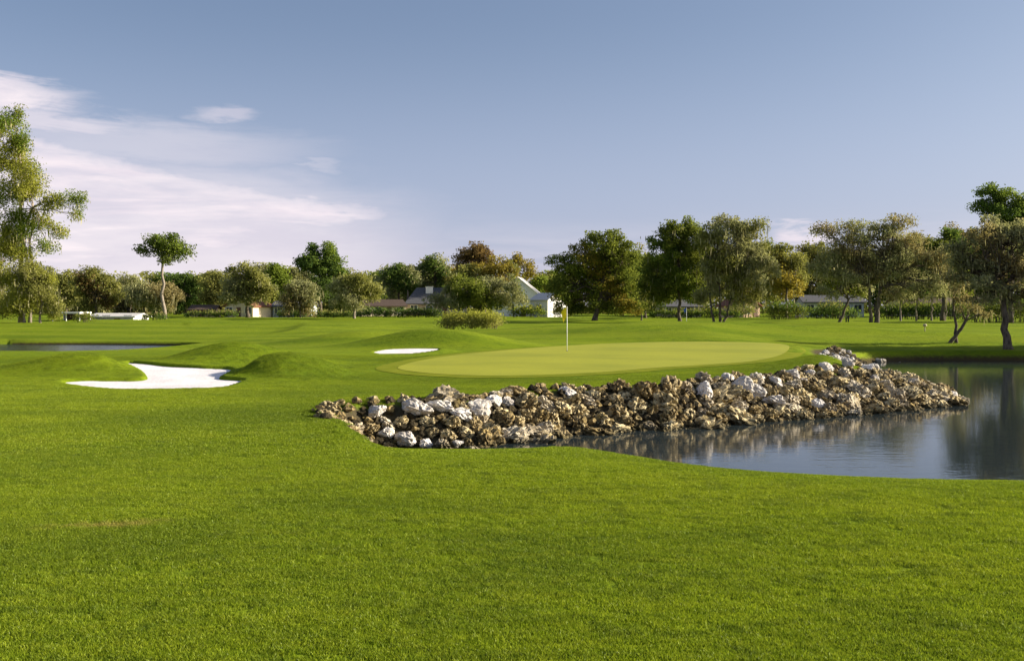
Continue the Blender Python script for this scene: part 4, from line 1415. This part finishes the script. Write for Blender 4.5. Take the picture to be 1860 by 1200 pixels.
for px_, lab, T_, B_ in ((1636, "thin mossy tree nearest the broad grey oak in the shaded row", 512, 556), (1664, "thin mossy tree second in the shaded row behind the pond", 506, 556),
                         (1692, "thin mossy tree third in the shaded row behind the pond", 510, 556), (1716, "thin mossy tree last in the shaded row before the leaning oak", 504, 556)):
    tree("mossy_tree", lab, 160, px_, [(px_, T_ + 14, 17, 14), (px_ - 8, T_ + 26, 12, 12), (px_ + 9, T_ + 24, 12, 12)], 'brown', ('grey', 0.2), trunk=3.5, bark=m_bark_pale, moss=1.6, dens=0.7, group="thin mossy trees behind the pond")
GB = "trees closing the view behind the houses"
for args in (
        ("hazy olive tree behind the low cypress and the cart shelter", 285, 70, (30, 130, 492, 576), 'olive', ('grey', 0.2)),
        ("hazy grey tree behind the rounded olive oak's shaded side", 290, 150, (110, 200, 500, 576), 'grey', None),
        ("hazy olive tree between the white bungalow and the lone pine", 280, 232, (190, 275, 512, 576), 'olive', ('brown', 0.3)),
        ("dark green tree just past the lone pine's trunk", 275, 318, (270, 360, 500, 576), 'deep', ('olive', 0.4)),
        ("hazy olive tree behind the peach cottage", 285, 395, (350, 440, 500, 574), 'olive', ('deep', 0.3)),
        ("grey tree filling the gap behind the cream cottage roof", 280, 470, (425, 520, 492, 574), 'grey', ('olive', 0.0)),
        ("olive tree behind the blue grey bungalow", 285, 530, (490, 580, 490, 574), 'olive', ('grey', 0.1)),
        ("hazy tree behind the dark hedge and spreading grey oak", 280, 625, (580, 672, 504, 574), 'olive', ('green', 0.5)),
        ("grey tree behind the cream bungalow's brown roof", 285, 705, (655, 750, 492, 572), 'grey', ('olive', 0.1)),
        ("olive tree behind the large house's dark roof", 288, 800, (745, 850, 482, 568), 'olive', ('gold', 0.5)),
        ("olive tree seen between the gabled house and its annex", 285, 1000, (950, 1050, 500, 568), 'olive', ('green', 0.2)),
        ("shaded olive tree behind the trunk of the massive dark oak", 240, 1130, (1080, 1190, 470, 574), 'deep', ('olive', 0.2)),
        ("shaded olive tree behind the tan bungalow", 250, 1262, (1200, 1320, 455, 572), 'olive', ('deep', 0.0)),
        ("olive tree behind the peach cottage and mossy oak", 245, 1372, (1310, 1430, 450, 570), 'olive', ('dark', 0.0)),
        ("grey olive tree rising behind the long grey bungalow", 240, 1490, (1430, 1550, 455, 566), 'olive', ('gold', 0.4)),
        ("shaded tree behind the twin trunks of the broad grey oak", 235, 1590, (1530, 1650, 460, 566), 'deep', ('olive', 0.1)),
        ("olive tree behind the row of thin mossy trees", 235, 1665, (1600, 1730, 440, 566), 'olive', ('deep', 0.1)),
        ("shaded tree behind the crooked leaning oak", 230, 1745, (1690, 1810, 430, 566), 'deep', ('brown', 0.3)),
        ("dark tree behind the near mossy oak's trunk", 225, 1830, (1770, 1890, 420, 566), 'deep', ('olive', 0.3))):
    (L_, R_, T_, B_) = args[3]
    tree("oak_tree", args[0], args[1], args[2], (L_ - 14, R_ + 14, T_ - (26 if L_ > 1050 else 14), B_ + 6), args[4], args[5], trunk=5, dens=1.1, hollow=0.3, group=GB)
# the belt goes on past the frame
tree("oak_tree", "grey oak beyond the frame edge shading the pond's far bank", 62, 2150, (2010, 2330, 380, 590), 'grey', ('dark', 0.0), trunk=16, dens=0.30, size=1.6, cl_f=0.5)
tree("oak_tree", "dark oak beyond the frame edge behind the tallest tree", 135, 2080, (1960, 2200, 380, 560), 'deep', trunk=9, dens=0.4, size=1.3)


# ------------------------------------------------------------------ hedges and bushes
def bush(name, label, d, px0, px1, py_top, leaf, leaf2=None, cat="bush", dens=1.0, depth_m=2.0, group="hedges and bushes", py_base=None, ragged=0.25):
    TREE_N[0] += 1
    rng = np.random.default_rng(5000 + TREE_N[0])
    s = d / F
    xc, w = at((px0 + px1) / 2, d), (px1 - px0) / 2 * s
    z0 = gz(xc, d)
    h = max(0.5, (ht(py_top, d) - z0) * 0.92)
    root = empty(name, (xc, d, z0))
    tag(root, label, cat, group)
    n = int(max(500, 2 * w / s * h / s * 1.1 * dens))
    ncl = max(16, int(2 * w * h * 9))
    cx_ = rng.uniform(-w, w, ncl)
    env = h * (1 - ragged * rng.random(ncl)) * np.clip(1.25 - 0.5 * np.abs(cx_ / w) ** 4, 0.4, 1)
    cl_ = np.stack([cx_, rng.uniform(-depth_m / 2, depth_m / 2, ncl), env * rng.uniform(0.35, 0.88, ncl)], -1)
    k = max(10, n // ncl)
    cr = 0.22 * h + 0.12
    P = (cl_[:, None, :] + rng.normal(size=(ncl, k, 3)) * np.array([1.2, 0.9, 0.8]) * cr * 0.7).reshape(-1, 3)
    P[:, 2] = np.abs(P[:, 2])
    tint = np.clip(rng.uniform(0, 0.8, size=(ncl, 1)) + rng.uniform(-.15, .3, size=(ncl, k)), 0, 1).ravel().astype(np.float32)
    v, q = leaf_quads(rng, P, 3.4 * s, 0.5)
    me = make_mesh("foliage", v, q, LEAF[leaf], False, {"tint": ('FACE', 'FLOAT', tint)})
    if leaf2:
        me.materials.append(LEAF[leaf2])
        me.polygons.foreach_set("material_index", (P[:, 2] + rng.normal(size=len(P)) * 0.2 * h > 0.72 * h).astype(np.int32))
    link("foliage", me, root)
    mb = MB()
    for i in range(max(3, ncl // 5)):
        p, r_ = limb(rng, (cl_[i][0] * 0.95, cl_[i][1] * 0.5, -0.1), cl_[i], 0.05, 0.02, 4, 0.05)
        mb.tube(p, r_, 4, False)
    mb.build("stems", m_bark, root)["kind"] = "stuff"
    return root


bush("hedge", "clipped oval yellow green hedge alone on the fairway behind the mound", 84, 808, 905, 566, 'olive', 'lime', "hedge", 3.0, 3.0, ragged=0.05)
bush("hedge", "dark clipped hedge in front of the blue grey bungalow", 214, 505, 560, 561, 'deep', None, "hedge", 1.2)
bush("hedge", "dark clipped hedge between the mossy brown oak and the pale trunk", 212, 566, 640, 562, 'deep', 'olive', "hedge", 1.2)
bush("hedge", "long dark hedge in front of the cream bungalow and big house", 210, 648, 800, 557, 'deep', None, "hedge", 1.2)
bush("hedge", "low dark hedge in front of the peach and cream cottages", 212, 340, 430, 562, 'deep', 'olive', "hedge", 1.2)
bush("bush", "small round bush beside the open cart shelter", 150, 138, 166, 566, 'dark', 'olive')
bush("bush", "dark low bushes beneath the white bungalow's end wall", 170, 238, 300, 566, 'deep', 'brown')
bush("bush", "green bush at the foot of the gabled house", 212, 930, 985, 552, 'green', 'lime')
bush("bush", "dark bush at the corner between the annex and massive oak", 200, 1004, 1040, 556, 'dark')
bush("hedge", "long dark hedge behind the trunks of the oak group", 190, 1180, 1345, 560, 'deep', 'dark', "hedge", 1.2)
bush("bush", "leafy bush covering the peach cottage's corner behind the mossy oak", 192, 1330, 1366, 546, 'olive', 'green')
bush("bush", "dark leafy bush in front of the long grey bungalow's middle", 186, 1490, 1535, 542, 'deep', 'olive')
bush("bush", "dark rounded bush left of the long grey bungalow", 175, 1395, 1462, 545, 'dark', 'deep')
bush("hedge", "dark hedge below the windows of the long grey bungalow", 190, 1465, 1560, 556, 'deep', None, "hedge", 1.0)
bush("hedge", "deep shaded hedge behind the row of thin mossy trees", 185, 1600, 1760, 545, 'deep', 'dark', "hedge", 1.2)
bush("bush", "dark undergrowth beside the near mossy oak's trunk", 140, 1760, 1880, 540, 'dark', 'deep')

# distant wood that closes the view: one mass
rng = np.random.default_rng(77)
d0 = 330.0
s = d0 / F
n = 60000
pxs = rng.uniform(-500, 2400, n)
top = 504 + 10 * np.sin(pxs * 0.021) + 8 * np.sin(pxs * 0.057 + 1) + 6 * np.sin(pxs * 0.13 + 2)
top = top - 22 * smooth01((pxs - 1100) / 300)
u = rng.random(n) ** 0.75
pys = top + (572 - top) * u + rng.normal(size=n) * 2
clump = np.sin(pxs * 0.19 + np.sin(pys * 0.2) * 2) * np.sin(pys * 0.27 + pxs * 0.03)
dd = d0 + rng.uniform(0, 26, n) + 8 * np.sin(pxs * 0.06)
P = np.stack([(pxs - CX) / F * dd, dd, np.maximum(1.0, ht(pys, d0))], -1)
v, q = leaf_quads(rng, P, 7.5 * s, 0.4)
tint = np.clip(0.4 + 0.3 * clump + rng.uniform(-.2, .2, n), 0, 1).astype(np.float32)
tl = link("treeline", make_mesh("treeline", v, q, LEAF['olive'], False, {"tint": ('FACE', 'FLOAT', tint)}))
tag(tl, "hazy olive woodland closing the view behind the houses", "woodland", None, "stuff")


# ------------------------------------------------------------------ grass blades on the near turf
def build_grass():
    rng = np.random.default_rng(9)
    patches = []
    for k, (n, hgt, wid) in enumerate(((2900, 0.027, 0.0042), (2900, 0.024, 0.0046), (1200, 0.028, 0.0085))):
        half = 0.30
        x, y = rng.uniform(-half, half, n), rng.uniform(-half, half, n)
        h = hgt * rng.uniform(0.55, 1.25, n) * (0.75 + 0.5 * (np.sin(x * 17 + k) * np.sin(y * 15 + 2 * k) * 0.5 + 0.5))
        a = rng.uniform(0, 2 * math.pi, n)
        lean = h * rng.uniform(0.15, 1.0, n)
        la = rng.uniform(0, 2 * math.pi, n)
        w = wid * rng.uniform(0.7, 1.3, n)
        ux, uy = np.cos(a) * w / 2, np.sin(a) * w / 2
        bx, by = np.cos(la) * lean, np.sin(la) * lean
        b0 = np.stack([x - ux, y - uy, np.full(n, -0.006)], -1)
        b1 = np.stack([x + ux, y + uy, np.full(n, -0.006)], -1)
        m0 = np.stack([x - ux * .8 + bx * .35, y - uy * .8 + by * .35, h * .6], -1)
        m1 = np.stack([x + ux * .8 + bx * .35, y + uy * .8 + by * .35, h * .6], -1)
        tp = np.stack([x + bx, y + by, h], -1)
        v = np.stack([b0, b1, m1, tp, m0], 1).reshape(-1, 3)
        patches.append(v)
    # patch positions on the turf
    pts = []
    d = 4.6
    while d < 44:
        sp_ = 0.40 if d < 24 else 0.46
        hw = d * 0.56 + 0.8
        xs = np.arange(-hw, hw, sp_)
        xs = xs + rng.uniform(-0.15, 0.15, len(xs))
        ys = d + rng.uniform(-0.15, 0.15, len(xs))
        pts.append(np.stack([xs, ys], -1))
        d += sp_
    pts = np.vstack(pts)
    x, y = pts[:, 0], pts[:, 1]
    z, soil, rock = ground(x, y, True)
    ok = (z > 0.04) & (soil < 0.3) & (rock < 0.25) & (signed(x, y, green_poly) > 0.95) & (signed(x, y, bunker1) > 0.30) & (signed(x, y, bunker2) > 0.3)
    x, y, z = x[ok], y[ok], z[ok]
    e = 0.12
    nx = -(ground(x + e, y) - ground(x - e, y)) / (2 * e)
    ny = -(ground(x, y + e) - ground(x, y - e)) / (2 * e)
    kind = np.where(y > 15, 2, rng.integers(0, 2, len(x)))
    rotx, roty = -ny * -1.0, nx            # small tilt to follow the slope
    verts = np.vstack(patches + [np.stack([x, y, z], -1)])
    npv = [len(p) for p in patches]
    which = np.concatenate([np.full(npv[0], 0), np.full(npv[1], 1), np.full(npv[2], 2), np.full(len(x), 3)])
    zero = np.zeros(sum(npv))
    nrm = np.stack([np.concatenate([zero, nx]), np.concatenate([zero, ny]), np.ones(len(verts))], -1)
    pick = np.concatenate([zero, kind])
    tall = np.concatenate([zero, np.clip(1.0 - 0.9 * smooth01((y - 13) / 25), 0.1, 1)])
    spin = np.concatenate([zero, rng.uniform(0, 6.28, len(x))])
    faces = np.arange(sum(npv)).reshape(-1, 5)
    me = make_mesh("grass", verts, faces, blade_mat(), False, {
        "which": ('POINT', 'INT', which.astype(np.int32)), "pick": ('POINT', 'INT', pick.astype(np.int32)),
        "tall": ('POINT', 'FLOAT', tall.astype(np.float32)), "spin": ('POINT', 'FLOAT', spin.astype(np.float32)), "upward": ('POINT', 'FLOAT_VECTOR', nrm.astype(np.float32))})
    o = link("grass", me)
    tag(o, "short mown grass blades of the near turf", "grass", None, "stuff")
    ng = bpy.data.node_groups.new("grass_scatter", 'GeometryNodeTree')
    ng.interface.new_socket("Geometry", in_out='INPUT', socket_type='NodeSocketGeometry')
    ng.interface.new_socket("Geometry", in_out='OUTPUT', socket_type='NodeSocketGeometry')
    N, Lk = ng.nodes, ng.links
    gi, go = N.new('NodeGroupInput'), N.new('NodeGroupOutput')

    def attr(name, typ):
        a = N.new('GeometryNodeInputNamedAttribute')
        a.data_type = typ
        a.inputs['Name'].default_value = name
        return a.outputs['Attribute']

    def part(k):
        cmp_ = N.new('FunctionNodeCompare')
        cmp_.data_type = 'INT'
        cmp_.operation = 'EQUAL'
        ins = [s for s in cmp_.inputs if s.type == 'INT']
        Lk.new(attr("which", 'INT'), ins[0])
        ins[1].default_value = k
        sg = N.new('GeometryNodeSeparateGeometry')
        sg.domain = 'POINT'
        Lk.new(gi.outputs[0], sg.inputs[0])
        Lk.new(cmp_.outputs[0], sg.inputs['Selection'])
        return sg.outputs[0]

    join = N.new('GeometryNodeJoinGeometry')
    for k in (2, 1, 0):
        g2i = N.new('GeometryNodeGeometryToInstance')
        Lk.new(part(k), g2i.inputs[0])
        Lk.new(g2i.outputs[0], join.inputs[0])
    iop = N.new('GeometryNodeInstanceOnPoints')
    Lk.new(part(3), iop.inputs['Points'])
    Lk.new(join.outputs[0], iop.inputs['Instance'])
    iop.inputs['Pick Instance'].default_value = True
    Lk.new(attr("pick", 'INT'), iop.inputs['Instance Index'])
    al = N.new('FunctionNodeAlignRotationToVector')
    al.axis = 'Z'
    Lk.new(attr("upward", 'FLOAT_VECTOR'), al.inputs['Vector'])
    rot = N.new('FunctionNodeRotateRotation')
    rot.rotation_space = 'LOCAL'
    cx = N.new('ShaderNodeCombineXYZ')
    Lk.new(attr("spin", 'FLOAT'), cx.inputs[2])
    e2r = N.new('FunctionNodeEulerToRotation')
    Lk.new(cx.outputs[0], e2r.inputs[0])
    Lk.new(al.outputs[0], rot.inputs[0])
    Lk.new(e2r.outputs[0], rot.inputs[1])
    Lk.new(rot.outputs[0], iop.inputs['Rotation'])
    sc3 = N.new('ShaderNodeCombineXYZ')
    sc3.inputs[0].default_value = 1.0
    sc3.inputs[1].default_value = 1.0
    Lk.new(attr("tall", 'FLOAT'), sc3.inputs[2])
    Lk.new(sc3.outputs[0], iop.inputs['Scale'])
    Lk.new(iop.outputs[0], go.inputs[0])
    md = o.modifiers.new("scatter", 'NODES')
    md.node_group = ng
    return o


build_grass()
